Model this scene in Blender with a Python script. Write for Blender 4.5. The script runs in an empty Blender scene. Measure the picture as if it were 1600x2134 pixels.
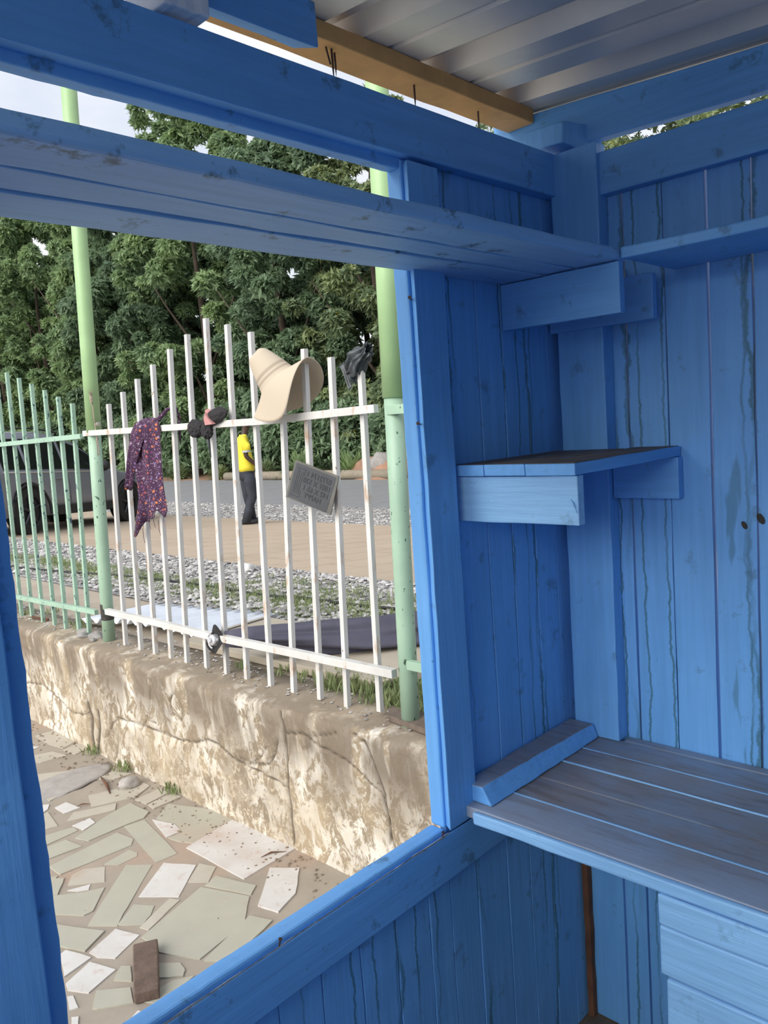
import bpy, bmesh, math, random
import numpy as np
from mathutils import Vector, Matrix, noise as mnoise

# ------------------------------------------------------------------ camera, sky, sun, exposure
SC = bpy.context.scene
H = 1.88                                   # eye height above the lower pavement
YAW, PITCH, ROLL = [math.radians(a) for a in (43.81, -6.31, -4.12)]
F = Vector((math.cos(YAW)*math.cos(PITCH), math.sin(YAW)*math.cos(PITCH), math.sin(PITCH)))
R0 = Vector((math.sin(YAW), -math.cos(YAW), 0))
U0 = R0.cross(F)
RR = R0*math.cos(ROLL) + U0*math.sin(ROLL)
UU = -R0*math.sin(ROLL) + U0*math.cos(ROLL)
cam_d = bpy.data.cameras.new('camera'); cam = bpy.data.objects.new('camera', cam_d)
SC.collection.objects.link(cam); SC.camera = cam
cam_d.sensor_fit = 'HORIZONTAL'; cam_d.sensor_width = 36.0
cam_d.lens = 36.0*1650/1600; cam_d.clip_start = 0.02; cam_d.clip_end = 400
m = Matrix.Identity(4)
for i in range(3):
    m[i][0] = RR[i]; m[i][1] = UU[i]; m[i][2] = -F[i]
m[2][3] = H
cam.matrix_world = m

SC.view_settings.view_transform = 'Standard'; SC.view_settings.look = 'None'
SC.view_settings.gamma = 1.0; SC.view_settings.use_curve_mapping = False
SC.view_settings.exposure = 0.35
SKY_STRENGTH = 0.86
SUN_ENERGY = 3.3

def build_world():
    w = bpy.data.worlds.new('overcast'); SC.world = w; w.use_nodes = True
    nt = w.node_tree; N = nt.nodes; L = nt.links; N.clear()
    tc = N.new('ShaderNodeTexCoord'); sep = N.new('ShaderNodeSeparateXYZ')
    L.new(tc.outputs['Generated'], sep.inputs[0])
    ramp = N.new('ShaderNodeValToRGB'); cr = ramp.color_ramp
    cr.elements[0].position = 0.0; cr.elements[0].color = (0.55, 0.58, 0.60, 1)
    cr.elements[1].position = 0.7; cr.elements[1].color = (0.62, 0.70, 0.86, 1)
    e = cr.elements.new(0.12); e.color = (0.80, 0.84, 0.90, 1)
    e = cr.elements.new(0.35); e.color = (0.70, 0.76, 0.88, 1)
    L.new(sep.outputs['Z'], ramp.inputs[0])
    mp = N.new('ShaderNodeMapping'); mp.inputs['Scale'].default_value = (2.2, 2.2, 5.0)
    L.new(tc.outputs['Generated'], mp.inputs[0])
    nz = N.new('ShaderNodeTexNoise'); nz.inputs['Scale'].default_value = 1.6; nz.inputs['Detail'].default_value = 6
    L.new(mp.outputs[0], nz.inputs['Vector'])
    r2 = N.new('ShaderNodeValToRGB'); r2.color_ramp.elements[0].position = 0.42; r2.color_ramp.elements[1].position = 0.66
    L.new(nz.outputs['Fac'], r2.inputs[0])
    mix = N.new('ShaderNodeMix'); mix.data_type = 'RGBA'
    L.new(r2.outputs[0], mix.inputs[0]); L.new(ramp.outputs[0], mix.inputs[6]); mix.inputs[7].default_value = (0.93, 0.94, 0.97, 1)
    bg = N.new('ShaderNodeBackground'); bg.inputs[1].default_value = SKY_STRENGTH
    L.new(mix.outputs[2], bg.inputs[0])
    out = N.new('ShaderNodeOutputWorld'); L.new(bg.outputs[0], out.inputs[0])
build_world()
sun_d = bpy.data.lights.new('sun', 'SUN'); sun_d.energy = SUN_ENERGY; sun_d.angle = math.radians(55); sun_d.color = (1.0, 0.96, 0.90)
sun = bpy.data.objects.new('sun', sun_d); SC.collection.objects.link(sun)
sun.rotation_euler = Vector((-0.80, -0.04, 0.50)).to_track_quat('Z', 'Y').to_euler(); sun.location = (0, 0, 12)

# ------------------------------------------------------------------ helpers
rnd = random.Random(7)
WL = {}                                    # world location of every object built (for parenting)

def lerp(a, b, t): return a + (b - a)*t

class MB:
    """collects geometry in camera-relative world coordinates (z is measured from eye height)"""
    def __init__(s): s.v = []; s.f = []; s.m = []; s.mi = 0
    def add(s, vs, fs):
        o = len(s.v); s.v += [tuple(v) for v in vs]; s.f += [tuple(i+o for i in f) for f in fs]; s.m += [s.mi]*len(fs)
    def loft(s, rings, closed=True, cap=True):
        n = len(rings[0]); vs = [p for r in rings for p in r]; fs = []
        for i in range(len(rings)-1):
            for j in range(n if closed else n-1):
                k = (j+1) % n
                fs.append((i*n+j, i*n+k, (i+1)*n+k, (i+1)*n+j))
        if cap and closed:
            fs.append(tuple(reversed(range(n)))); fs.append(tuple(range((len(rings)-1)*n, len(rings)*n)))
        s.add(vs, fs)
    def hexa(s, A, B, seg=10, jit=0.0012, seed=0):
        """board: rectangle A (4 points) lofted to rectangle B with slightly uneven sides"""
        rings = []
        for i in range(seg+1):
            t = i/seg
            ring = []
            for k in range(4):
                p = Vector(A[k]).lerp(Vector(B[k]), t)
                if jit:
                    q = mnoise.noise_vector(Vector((t*seg*0.6+seed*7.3, k*3.1+seed, 0)))
                    p = p + q*jit
                ring.append(p)
            rings.append(ring)
        s.loft(rings)
    def box(s, x0, x1, y0, y1, z0, z1, axis=None, seg=10, jit=0.0012):
        d = [x1-x0, y1-y0, z1-z0]
        if axis is None: axis = d.index(max(d))
        sd = x0*3.3+y0*5.7+z0*9.1
        if axis == 0: A = [(x0,y0,z0),(x0,y1,z0),(x0,y1,z1),(x0,y0,z1)]; B = [(x1,)+p[1:] for p in A]
        elif axis == 1: A = [(x0,y0,z0),(x0,y0,z1),(x1,y0,z1),(x1,y0,z0)]; B = [(p[0],y1,p[2]) for p in A]
        else: A = [(x0,y0,z0),(x1,y0,z0),(x1,y1,z0),(x0,y1,z0)]; B = [(p[0],p[1],z1) for p in A]
        s.hexa(A, B, seg, jit, sd)
    def tube(s, pts, r, n=8, cap=True, up=None):
        pts = [Vector(p) for p in pts]; rings = []
        rs = r if isinstance(r, (list, tuple)) else [r]*len(pts)
        for i, p in enumerate(pts):
            t = (pts[min(i+1, len(pts)-1)] - pts[max(i-1, 0)]).normalized()
            a = Vector(up) if up else (Vector((0,0,1)) if abs(t.z) < 0.9 else Vector((1,0,0)))
            u = t.cross(a).normalized(); w = u.cross(t).normalized()
            rings.append([p + (u*math.cos(2*math.pi*k/n) + w*math.sin(2*math.pi*k/n))*rs[i] for k in range(n)])
        s.loft(rings, cap=cap)
    def lathe(s, c, axis, prof, n=24):
        c = Vector(c); ax = Vector(axis).normalized()
        a = Vector((0,0,1)) if abs(ax.z) < 0.9 else Vector((1,0,0))
        u = ax.cross(a).normalized(); w = ax.cross(u).normalized()
        s.loft([[c + ax*h + (u*math.cos(2*math.pi*k/n)+w*math.sin(2*math.pi*k/n))*max(r,1e-4) for k in range(n)] for r, h in prof])
    def grid(s, fn, nu, nv, closeu=False):
        vs = [fn(i/(nu if closeu else nu-1), j/(nv-1)) for i in range(nu) for j in range(nv)]; fs = []
        for i in range(nu if closeu else nu-1):
            for j in range(nv-1):
                k = (i+1) % nu
                fs.append((i*nv+j, k*nv+j, k*nv+j+1, i*nv+j+1))
        s.add(vs, fs)
    def build(s, name, mats, parent=None, smooth=False, bevel=0.0, solid=0.0, subsurf=0, base=None):
        if not isinstance(mats, (list, tuple)): mats = [mats]
        A = np.array(s.v, dtype=np.float64); A[:, 2] += H
        lo = A.min(0); hi = A.max(0)
        c = Vector(base) + Vector((0,0,H)) if base else Vector(((lo[0]+hi[0])/2, (lo[1]+hi[1])/2, lo[2]))
        A -= np.array(c)
        me = bpy.data.meshes.new(name); me.from_pydata(A.tolist(), [], s.f)
        for mt in mats: me.materials.append(mt)
        me.polygons.foreach_set('material_index', s.m)
        if smooth: me.polygons.foreach_set('use_smooth', [True]*len(s.f))
        me.update()
        bm = bmesh.new(); bm.from_mesh(me); bmesh.ops.recalc_face_normals(bm, faces=bm.faces); bm.to_mesh(me); bm.free()
        o = bpy.data.objects.new(name, me); SC.collection.objects.link(o)
        WL[o.name] = c
        if parent is not None:
            o.parent = parent; o.location = c - WL[parent.name]
        else: o.location = c
        if solid: md = o.modifiers.new('s', 'SOLIDIFY'); md.thickness = solid; md.offset = 0
        if bevel:
            md = o.modifiers.new('b', 'BEVEL'); md.width = bevel; md.segments = 2; md.limit_method = 'ANGLE'; md.angle_limit = math.radians(40)
        if subsurf: md = o.modifiers.new('u', 'SUBSURF'); md.levels = subsurf; md.render_levels = subsurf
        return o

def empty(name, loc):
    o = bpy.data.objects.new(name, None); SC.collection.objects.link(o); o.empty_display_size = 0.1
    c = Vector(loc) + Vector((0,0,H)); o.location = c; WL[o.name] = c
    return o
def tag(o, label=None, cat=None, group=None, kind=None):
    if label: o['label'] = label
    if cat: o['category'] = cat
    if group: o['group'] = group
    if kind: o['kind'] = kind
    return o

# ------------------------------------------------------------------ materials
def new_mat(name):
    mt = bpy.data.materials.new(name); mt.use_nodes = True
    nt = mt.node_tree; b = nt.nodes['Principled BSDF']
    return mt, nt.nodes, nt.links, b
def pos(N, L, scale, loc=(0,0,0)):
    g = N.new('ShaderNodeNewGeometry'); mp = N.new('ShaderNodeMapping')
    mp.inputs['Scale'].default_value = scale; mp.inputs['Location'].default_value = loc
    L.new(g.outputs['Position'], mp.inputs[0]); return mp.outputs[0]
def noise(N, L, vec, scale, detail=4, rough=0.55, dist=0.0):
    n = N.new('ShaderNodeTexNoise'); n.inputs['Scale'].default_value = scale; n.inputs['Detail'].default_value = detail
    n.inputs['Roughness'].default_value = rough; n.inputs['Distortion'].default_value = dist
    L.new(vec, n.inputs['Vector']); return n.outputs['Fac']
def ramp(N, L, fac, stops):
    r = N.new('ShaderNodeValToRGB'); cr = r.color_ramp
    while len(cr.elements) < len(stops): cr.elements.new(0.5)
    for e, (p, c) in zip(cr.elements, stops):
        e.position = p; e.color = (c, c, c, 1) if isinstance(c, (int, float)) else tuple(c)+(1,)
    L.new(fac, r.inputs[0]); return r.outputs[0]
def mixc(N, L, fac, a, b, mode='MIX'):
    x = N.new('ShaderNodeMix'); x.data_type = 'RGBA'; x.blend_type = mode
    for sock, v in ((x.inputs[0], fac), (x.inputs[6], a), (x.inputs[7], b)):
        if isinstance(v, (int, float)): sock.default_value = v
        elif isinstance(v, (tuple, list)): sock.default_value = tuple(v)+(1,)
        else: L.new(v, sock)
    return x.outputs[2]
def math_(N, L, op, a, b=None):
    x = N.new('ShaderNodeMath'); x.operation = op
    for sock, v in ((x.inputs[0], a), (x.inputs[1], b)):
        if v is None: continue
        if isinstance(v, (int, float)): sock.default_value = v
        else: L.new(v, sock)
    return x.outputs[0]
def bump(N, L, b, h, strength=0.3, dist=0.01):
    bp = N.new('ShaderNodeBump'); bp.inputs['Strength'].default_value = strength; bp.inputs['Distance'].default_value = dist
    L.new(h, bp.inputs['Height']); L.new(bp.outputs[0], b.inputs['Normal'])

def paint(name, axis, drips=0.0, col=(0.128, 0.378, 0.79), col2=(0.172, 0.448, 0.87), worn=0.0, bp=0.35):
    mt, N, L, b = new_mat(name)
    sc = [30, 30, 30]; sc[axis] = 1.6
    grain = noise(N, L, pos(N, L, sc), 2.0, 5, 0.6)
    big = noise(N, L, pos(N, L, (1, 1, 1)), 3.5, 4)
    c = mixc(N, L, ramp(N, L, big, [(0.3, 0), (0.7, 1)]), col, col2)
    c = mixc(N, L, ramp(N, L, grain, [(0.35, 0.35), (0.62, 0)]), c, tuple(v*0.72 for v in col))
    if drips:
        g = N.new('ShaderNodeNewGeometry'); sp = N.new('ShaderNodeSeparateXYZ'); L.new(g.outputs['Position'], sp.inputs[0])
        run = math_(N, L, 'ADD', sp.outputs['X'], sp.outputs['Y'])
        allm = None
        for fq, off, wd, mk in ((10.5, 0.15, 0.075, 0.42), (17.0, 0.6, 0.06, 0.62)):
            wig = noise(N, L, pos(N, L, (7, 7, 13), (off*9, 0, 0)), 1.0, 4, 0.7)
            wig2 = noise(N, L, pos(N, L, (2, 2, 2.2), (off*5, 3, 0)), 1.0, 2)
            q = math_(N, L, 'ADD', math_(N, L, 'MULTIPLY', run, fq), math_(N, L, 'ADD', math_(N, L, 'MULTIPLY', wig, 0.42), math_(N, L, 'MULTIPLY', wig2, 0.9)))
            q = math_(N, L, 'ADD', q, 40+off)
            fr = math_(N, L, 'ABSOLUTE', math_(N, L, 'SUBTRACT', math_(N, L, 'FRACT', q), 0.5))
            wn_ = N.new('ShaderNodeTexWhiteNoise'); wn_.noise_dimensions = '1D'; L.new(math_(N, L, 'FLOOR', q), wn_.inputs['W'])
            ln = ramp(N, L, fr, [(0.0, 1.0), (wd*0.6, 0.75), (wd, 0.0)])
            ver = noise(N, L, pos(N, L, (4, 4, 1.3), (off*20, 1, 0)), 1.0, 3)
            ln = math_(N, L, 'MULTIPLY', ln, math_(N, L, 'MULTIPLY', ramp(N, L, wn_.outputs['Value'], [(mk-0.02, 0), (mk, 1)]), ramp(N, L, ver, [(0.40, 0), (0.52, 1)])))
            allm = ln if allm is None else math_(N, L, 'MAXIMUM', allm, ln)
        pn = noise(N, L, pos(N, L, (9, 9, 1.5), (3.1, 1.7, 0.4)), 1.0, 4, 0.6)
        allm = math_(N, L, 'MAXIMUM', allm, ramp(N, L, pn, [(0.66, 0), (0.685, 0.6)]))
        allm = math_(N, L, 'MULTIPLY', allm, drips)
        c = mixc(N, L, allm, c, (0.042, 0.145, 0.200))
    if worn:
        wn = noise(N, L, pos(N, L, (1, 1, 1)), 14, 6, 0.7)
        c = mixc(N, L, math_(N, L, 'MULTIPLY', ramp(N, L, wn, [(0.60, 0), (0.68, 1)]), worn), c, (0.045, 0.10, 0.14))
    spk = noise(N, L, pos(N, L, (1, 1, 1)), 70, 2)
    c = mixc(N, L, ramp(N, L, spk, [(0.74, 0), (0.80, 0.5)]), c, (0.03, 0.09, 0.16))
    L.new(c, b.inputs['Base Color']); b.inputs['Roughness'].default_value = 0.5
    fine = noise(N, L, pos(N, L, [v*2.5 for v in sc]), 2.0, 3)
    h = math_(N, L, 'ADD', grain, math_(N, L, 'MULTIPLY', fine, 0.5))
    bump(N, L, b, h, bp, 0.003)
    return mt

def simple(name, col, rough=0.6, metal=0.0, var=0.2, scale=8.0, bmp=0.15, col2=None, bscale=None, bdist=0.005):
    mt, N, L, b = new_mat(name)
    n = noise(N, L, pos(N, L, (1, 1, 1)), scale, 5)
    c2 = col2 or tuple(v*(1-var) for v in col)
    c = mixc(N, L, ramp(N, L, n, [(0.35, 0), (0.65, 1)]), col, c2)
    L.new(c, b.inputs['Base Color']); b.inputs['Roughness'].default_value = rough; b.inputs['Metallic'].default_value = metal
    if bmp: bump(N, L, b, noise(N, L, pos(N, L, (1, 1, 1)), bscale or scale*4, 4), bmp, bdist)
    return mt

def flaky(name, col, chip, chipcol, rough=0.45, rust=None):
    """enamelled steel with small chips and rust"""
    mt, N, L, b = new_mat(name)
    n = noise(N, L, pos(N, L, (1, 1, 1)), 5, 4)
    c = mixc(N, L, ramp(N, L, n, [(0.35, 0), (0.65, 1)]), col, tuple(v*0.86 for v in col))
    n2 = noise(N, L, pos(N, L, (1, 1, 0.55)), 55, 4, 0.6)
    c = mixc(N, L, ramp(N, L, n2, [(chip, 0), (chip+0.02, 1)]), c, chipcol)
    if rust:
        n3 = noise(N, L, pos(N, L, (1, 1, 0.35), (5, 2, 1)), 16, 5, 0.65)
        c = mixc(N, L, ramp(N, L, n3, [(0.58, 0), (0.70, 0.85)]), c, rust)
    L.new(c, b.inputs['Base Color']); b.inputs['Roughness'].default_value = rough
    bump(N, L, b, n2, 0.2, 0.002)
    return mt

M = {}
M['px'] = paint('blue_paint_lengthwise_x', 0, worn=0.6)
M['shelfpaint'] = paint('faded_blue_shelf_paint', 0, col=(0.22, 0.46, 0.80), col2=(0.30, 0.54, 0.85), worn=0.9)
M['py'] = paint('blue_paint_lengthwise_y', 1, worn=0.5)
M['pz'] = paint('blue_paint_lengthwise_z', 2, worn=0.4)
M['pw'] = paint('blue_paint_streaked_boards', 2, drips=0.85, worn=0.4)
M['light'] = paint('thick_light_blue_paint', 1, col=(0.24, 0.49, 0.82), col2=(0.30, 0.58, 0.90), worn=0.3, bp=0.8)
M['orange'] = simple('raw_pine', (0.80, 0.42, 0.14), 0.65, 0, 0.35, 6, 0.3)
M['rawdark'] = simple('bare_brown_wood', (0.16, 0.07, 0.035), 0.8, 0, 0.5, 12, 0.3)
M['rust'] = simple('rusty_nail_steel', (0.10, 0.06, 0.045), 0.6, 0.5, 0.4, 60, 0.2)
M['whitesteel'] = flaky('white_enamel_steel', (0.66, 0.645, 0.61), 0.70, (0.20, 0.13, 0.09), rust=(0.42, 0.25, 0.13))
M['green_rail'] = flaky('mint_enamel_steel', (0.36, 0.53, 0.405), 0.62, (0.05, 0.09, 0.12))
M['green_low'] = flaky('mint_enamel_pole', (0.36, 0.52, 0.38), 0.65, (0.05, 0.10, 0.07))
M['green_up'] = flaky('lime_enamel_pole', (0.36, 0.54, 0.265), 0.74, (0.20, 0.25, 0.12))
M['char'] = simple('burnt_steel', (0.06, 0.055, 0.045), 0.8, 0, 0.5, 60, 0.3)

def mat_desk():
    mt, N, L, b = new_mat('dusty_worn_desk_paint')
    n = noise(N, L, pos(N, L, (1, 1, 1)), 5, 6, 0.65)
    n2 = noise(N, L, pos(N, L, (25, 3, 10), (2, 5, 0)), 2, 5, 0.7)
    c = mixc(N, L, ramp(N, L, n, [(0.38, 0), (0.62, 1)]), (0.215, 0.205, 0.21), (0.20, 0.27, 0.37))
    c = mixc(N, L, ramp(N, L, n2, [(0.5, 0), (0.66, 0.7)]), c, (0.14, 0.115, 0.10))
    g = N.new('ShaderNodeNewGeometry'); sp = N.new('ShaderNodeSeparateXYZ'); L.new(g.outputs['Position'], sp.inputs[0])
    edge = ramp(N, L, math_(N, L, 'MULTIPLY', sp.outputs['X'], 0.5), [(0.62, 1), (0.68, 0)])
    c = mixc(N, L, math_(N, L, 'MULTIPLY', edge, 0.5), c, (0.36, 0.44, 0.58))
    L.new(c, b.inputs['Base Color'])
    L.new(ramp(N, L, n, [(0.3, 0.35), (0.7, 0.6)]), b.inputs['Roughness'])
    bump(N, L, b, n2, 0.5, 0.002)
    return mt
M['desk'] = mat_desk()
M['shelfdust'] = simple('dusty_shelf_top', (0.16, 0.13, 0.10), 0.8, 0, 0.4, 14, 0.3)
M['fuzzy'] = simple('rough_sawn_pale_edge', (0.35, 0.42, 0.48), 0.9, 0, 0.4, 60, 0.6)

def mat_zinc(name, c1, c2, metal, rough, blotch=False):
    mt, N, L, b = new_mat(name)
    n = noise(N, L, pos(N, L, (1, 1, 1)), 9, 5)
    c = mixc(N, L, ramp(N, L, n, [(0.3, 0), (0.7, 1)]), c1, c2)
    if blotch:
        n2 = noise(N, L, pos(N, L, (3, 1, 3), (0.3, 8.2, 0)), 5.0, 4)
        c = mixc(N, L, ramp(N, L, n2, [(0.735, 0), (0.745, 0.9)]), c, (0.2, 0.36, 0.68))
    L.new(c, b.inputs['Base Color']); b.inputs['Metallic'].default_value = metal; b.inputs['Roughness'].default_value = rough
    bump(N, L, b, noise(N, L, pos(N, L, (1, 1, 1)), 160, 2), 0.12, 0.001)
    return mt
M['roof'] = mat_zinc('grey_coated_roof_sheet', (0.80, 0.78, 0.73), (0.70, 0.69, 0.67), 0.35, 0.38, True)
M['zinc'] = mat_zinc('galvanised_sheet', (0.80, 0.83, 0.88), (0.68, 0.71, 0.76), 0.35, 0.5)

def mat_wall():
    mt, N, L, b = new_mat('weathered_plaster')
    n = noise(N, L, pos(N, L, (1, 1, 1)), 2.2, 6, 0.6, 0.6)
    n2 = noise(N, L, pos(N, L, (1.2, 1.2, 0.8)), 11, 8, 0.72, 0.8)
    n4 = noise(N, L, pos(N, L, (1, 1, 1), (3, 3, 3)), 30, 6, 0.75, 1.0)
    c = mixc(N, L, ramp(N, L, n, [(0.32, 0), (0.68, 1)]), (0.235, 0.185, 0.13), (0.40, 0.315, 0.205))
    wht = math_(N, L, 'MULTIPLY', ramp(N, L, n2, [(0.46, 0), (0.52, 1)]), ramp(N, L, noise(N, L, pos(N, L, (1, 1, 1), (9, 4, 1)), 3.0, 3), [(0.36, 0.15), (0.60, 1)]))
    c = mixc(N, L, wht, c, (0.76, 0.71, 0.62))
    c = mixc(N, L, ramp(N, L, n4, [(0.54, 0), (0.60, 0.65)]), c, (0.62, 0.53, 0.39))
    streak = noise(N, L, pos(N, L, (7, 7, 0.9), (1, 1, 1)), 1.1, 5)
    g = N.new('ShaderNodeNewGeometry'); sp = N.new('ShaderNodeSeparateXYZ'); L.new(g.outputs['Position'], sp.inputs[0])
    top = ramp(N, L, sp.outputs['Z'], [(0.26, 0.0), (0.52, 1.0)])
    c = mixc(N, L, math_(N, L, 'MULTIPLY', ramp(N, L, streak, [(0.38, 0), (0.52, 0.9)]), top), c, (0.185, 0.145, 0.105))
    dk = math_(N, L, 'MULTIPLY', ramp(N, L, noise(N, L, pos(N, L, (1, 1, 0.6), (2, 7, 4)), 1.7, 5), [(0.56, 0), (0.63, 0.85)]), ramp(N, L, sp.outputs['Z'], [(0.30, 0.0), (0.50, 1.0)]))
    c = mixc(N, L, dk, c, (0.09, 0.075, 0.065))
    hz = ramp(N, L, math_(N, L, 'MULTIPLY', sp.outputs['Z'], 1.0), [(0.668, 0.0), (0.683, 0.8)])
    c = mixc(N, L, hz, c, (0.31, 0.25, 0.18))
    at = N.new('ShaderNodeAttribute'); at.attribute_name = 'crack'
    c = mixc(N, L, ramp(N, L, at.outputs['Fac'], [(0.25, 0), (0.8, 0.9)]), c, (0.09, 0.07, 0.05))
    L.new(c, b.inputs['Base Color']); b.inputs['Roughness'].default_value = 0.95
    bump(N, L, b, math_(N, L, 'ADD', n2, n4), 0.3, 0.008)
    return mt
M['wall'] = mat_wall()
M['soil'] = simple('brown_soil', (0.27, 0.205, 0.145), 0.95, 0, 0.35, 9, 0.6, bdist=0.01)
M['redsoil'] = simple('red_laterite_soil', (0.33, 0.19, 0.125), 0.95, 0, 0.3, 2, 0.5, bdist=0.02)
M['slab'] = simple('pale_concrete_slab', (0.44, 0.37, 0.29), 0.9, 0, 0.15, 4, 0.2)
def mat_mortar():
    mt, N, L, b = new_mat('dusty_mortar')
    n = noise(N, L, pos(N, L, (1, 1, 1)), 4, 6, 0.65)
    c = mixc(N, L, ramp(N, L, n, [(0.3, 0), (0.7, 1)]), (0.29, 0.245, 0.195), (0.36, 0.31, 0.25))
    red = noise(N, L, pos(N, L, (1, 1, 1), (0.6, 0.35, 0)), 1.3, 3)
    c = mixc(N, L, ramp(N, L, red, [(0.56, 0), (0.70, 0.7)]), c, (0.42, 0.27, 0.19))
    sp = noise(N, L, pos(N, L, (1, 1, 1)), 90, 3)
    c = mixc(N, L, ramp(N, L, sp, [(0.68, 0), (0.75, 0.7)]), c, (0.16, 0.12, 0.09))
    L.new(c, b.inputs['Base Color']); b.inputs['Roughness'].default_value = 0.9
    bump(N, L, b, n, 0.4, 0.01)
    return mt
M['mortar'] = mat_mortar()
def mat_stone(name, c1, c2, dirt, amt):
    mt, N, L, b = new_mat(name)
    n = noise(N, L, pos(N, L, (1, 1, 1)), 6, 6, 0.6)
    c = mixc(N, L, ramp(N, L, n, [(0.3, 0), (0.7, 1)]), c1, c2)
    n2 = noise(N, L, pos(N, L, (1, 1, 1), (3, 1, 0)), 16, 7, 0.75, 0.6)
    c = mixc(N, L, ramp(N, L, n2, [(0.55, 0), (0.68, amt)]), c, dirt)
    red = noise(N, L, pos(N, L, (1, 1, 1), (0.6, 0.35, 0)), 1.3, 3)
    c = mixc(N, L, ramp(N, L, red, [(0.60, 0), (0.74, 0.5)]), c, (0.42, 0.27, 0.19))
    L.new(c, b.inputs['Base Color']); b.inputs['Roughness'].default_value = 0.7
    bump(N, L, b, n2, 0.15, 0.004)
    return mt
M['st_g'] = mat_stone('grey_green_paving_stone', (0.375, 0.36, 0.29), (0.42, 0.40, 0.32), (0.40, 0.33, 0.26), 0.6)
M['st_p'] = mat_stone('buff_paving_stone', (0.47, 0.43, 0.36), (0.42, 0.38, 0.305), (0.40, 0.31, 0.24), 0.6)
M['st_w'] = mat_stone('white_paving_stone', (0.62, 0.60, 0.57), (0.54, 0.51, 0.47), (0.48, 0.36, 0.29), 0.7)
def mat_gravel(name, c1, c2, scale):
    mt, N, L, b = new_mat(name)
    v = N.new('ShaderNodeTexVoronoi'); v.inputs['Scale'].default_value = scale; L.new(pos(N, L, (1, 1, 1)), v.inputs['Vector'])
    sepc = N.new('ShaderNodeSeparateColor'); L.new(v.outputs['Color'], sepc.inputs[0])
    c = mixc(N, L, sepc.outputs[0], c1, c2)
    L.new(c, b.inputs['Base Color']); b.inputs['Roughness'].default_value = 0.9
    bump(N, L, b, math_(N, L, 'SUBTRACT', 1.0, v.outputs['Distance']), 0.8, 0.03)
    return mt
M['gravel'] = mat_gravel('grey_gravel', (0.17, 0.16, 0.155), (0.52, 0.50, 0.48), 30)
M['pebble'] = mat_gravel('loose_pebble', (0.20, 0.19, 0.18), (0.58, 0.56, 0.54), 12)
def mat_pave2():
    mt, N, L, b = new_mat('sandy_interlocking_paving')
    br = N.new('ShaderNodeTexBrick'); br.inputs['Scale'].default_value = 1.0; br.inputs['Mortar Size'].default_value = 0.012
    br.inputs['Brick Width'].default_value = 0.7; br.inputs['Row Height'].default_value = 0.45
    br.inputs['Color1'].default_value = (0.46, 0.365, 0.265, 1); br.inputs['Color2'].default_value = (0.41, 0.32, 0.235, 1); br.inputs['Mortar'].default_value = (0.30, 0.22, 0.16, 1)
    L.new(pos(N, L, (1, 1, 1)), br.inputs['Vector'])
    n = noise(N, L, pos(N, L, (1, 1, 1)), 1.2, 6, 0.6)
    c = mixc(N, L, ramp(N, L, n, [(0.35, 0), (0.65, 0.8)]), br.outputs['Color'], (0.47, 0.375, 0.28))
    L.new(c, b.inputs['Base Color']); b.inputs['Roughness'].default_value = 0.9
    return mt
M['pave2'] = mat_pave2()
M['road'] = simple('asphalt', (0.25, 0.25, 0.255), 0.85, 0, 0.12, 3, 0.3, bscale=60)

def mat_leaf(name, c1, c2, c3=None, scale=0.8):
    mt, N, L, b = new_mat(name)
    n = noise(N, L, pos(N, L, (1, 1, 1)), scale, 3)
    n2 = noise(N, L, pos(N, L, (1, 1, 1)), 9, 2)
    c = mixc(N, L, ramp(N, L, n, [(0.35, 0), (0.65, 1)]), c1, c2)
    c = mixc(N, L, ramp(N, L, n2, [(0.62, 0), (0.72, 0.8)]), c, c3 or tuple(min(1, v*1.35) for v in c2))
    L.new(c, b.inputs['Base Color']); b.inputs['Roughness'].default_value = 0.5
    try: b.inputs['Specular IOR Level'].default_value = 0.35
    except Exception: pass
    tr = N.new('ShaderNodeBsdfTranslucent'); L.new(c, tr.inputs[0])
    ms = N.new('ShaderNodeMixShader'); ms.inputs[0].default_value = 0.4
    L.new(b.outputs[0], ms.inputs[1]); L.new(tr.outputs[0], ms.inputs[2])
    out = [x for x in N if x.type == 'OUTPUT_MATERIAL'][0]; L.new(ms.outputs[0], out.inputs[0])
    return mt
M['leaf_a'] = mat_leaf('green_foliage', (0.205, 0.300, 0.160), (0.310, 0.420, 0.190))  # tree leaf colours here and below are paled with blue for distance haze
M['leaf_b'] = mat_leaf('dark_foliage', (0.150, 0.225, 0.140), (0.215, 0.310, 0.170))
M['leaf_y'] = mat_leaf('yellowing_foliage', (0.185, 0.250, 0.145), (0.27, 0.335, 0.155), (0.62, 0.55, 0.06))
M['grass'] = mat_leaf('weeds', (0.20, 0.26, 0.11), (0.33, 0.38, 0.18), scale=6)
M['bark'] = simple('bark', (0.10, 0.075, 0.055), 0.95, 0, 0.4, 10, 0.5)

# ------------------------------------------------------------------ kiosk: shell
XR = 1.757; YI = 1.01; YB = 1.04
def mark(o, label=None): return tag(o, label, None, None, 'structure')

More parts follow.
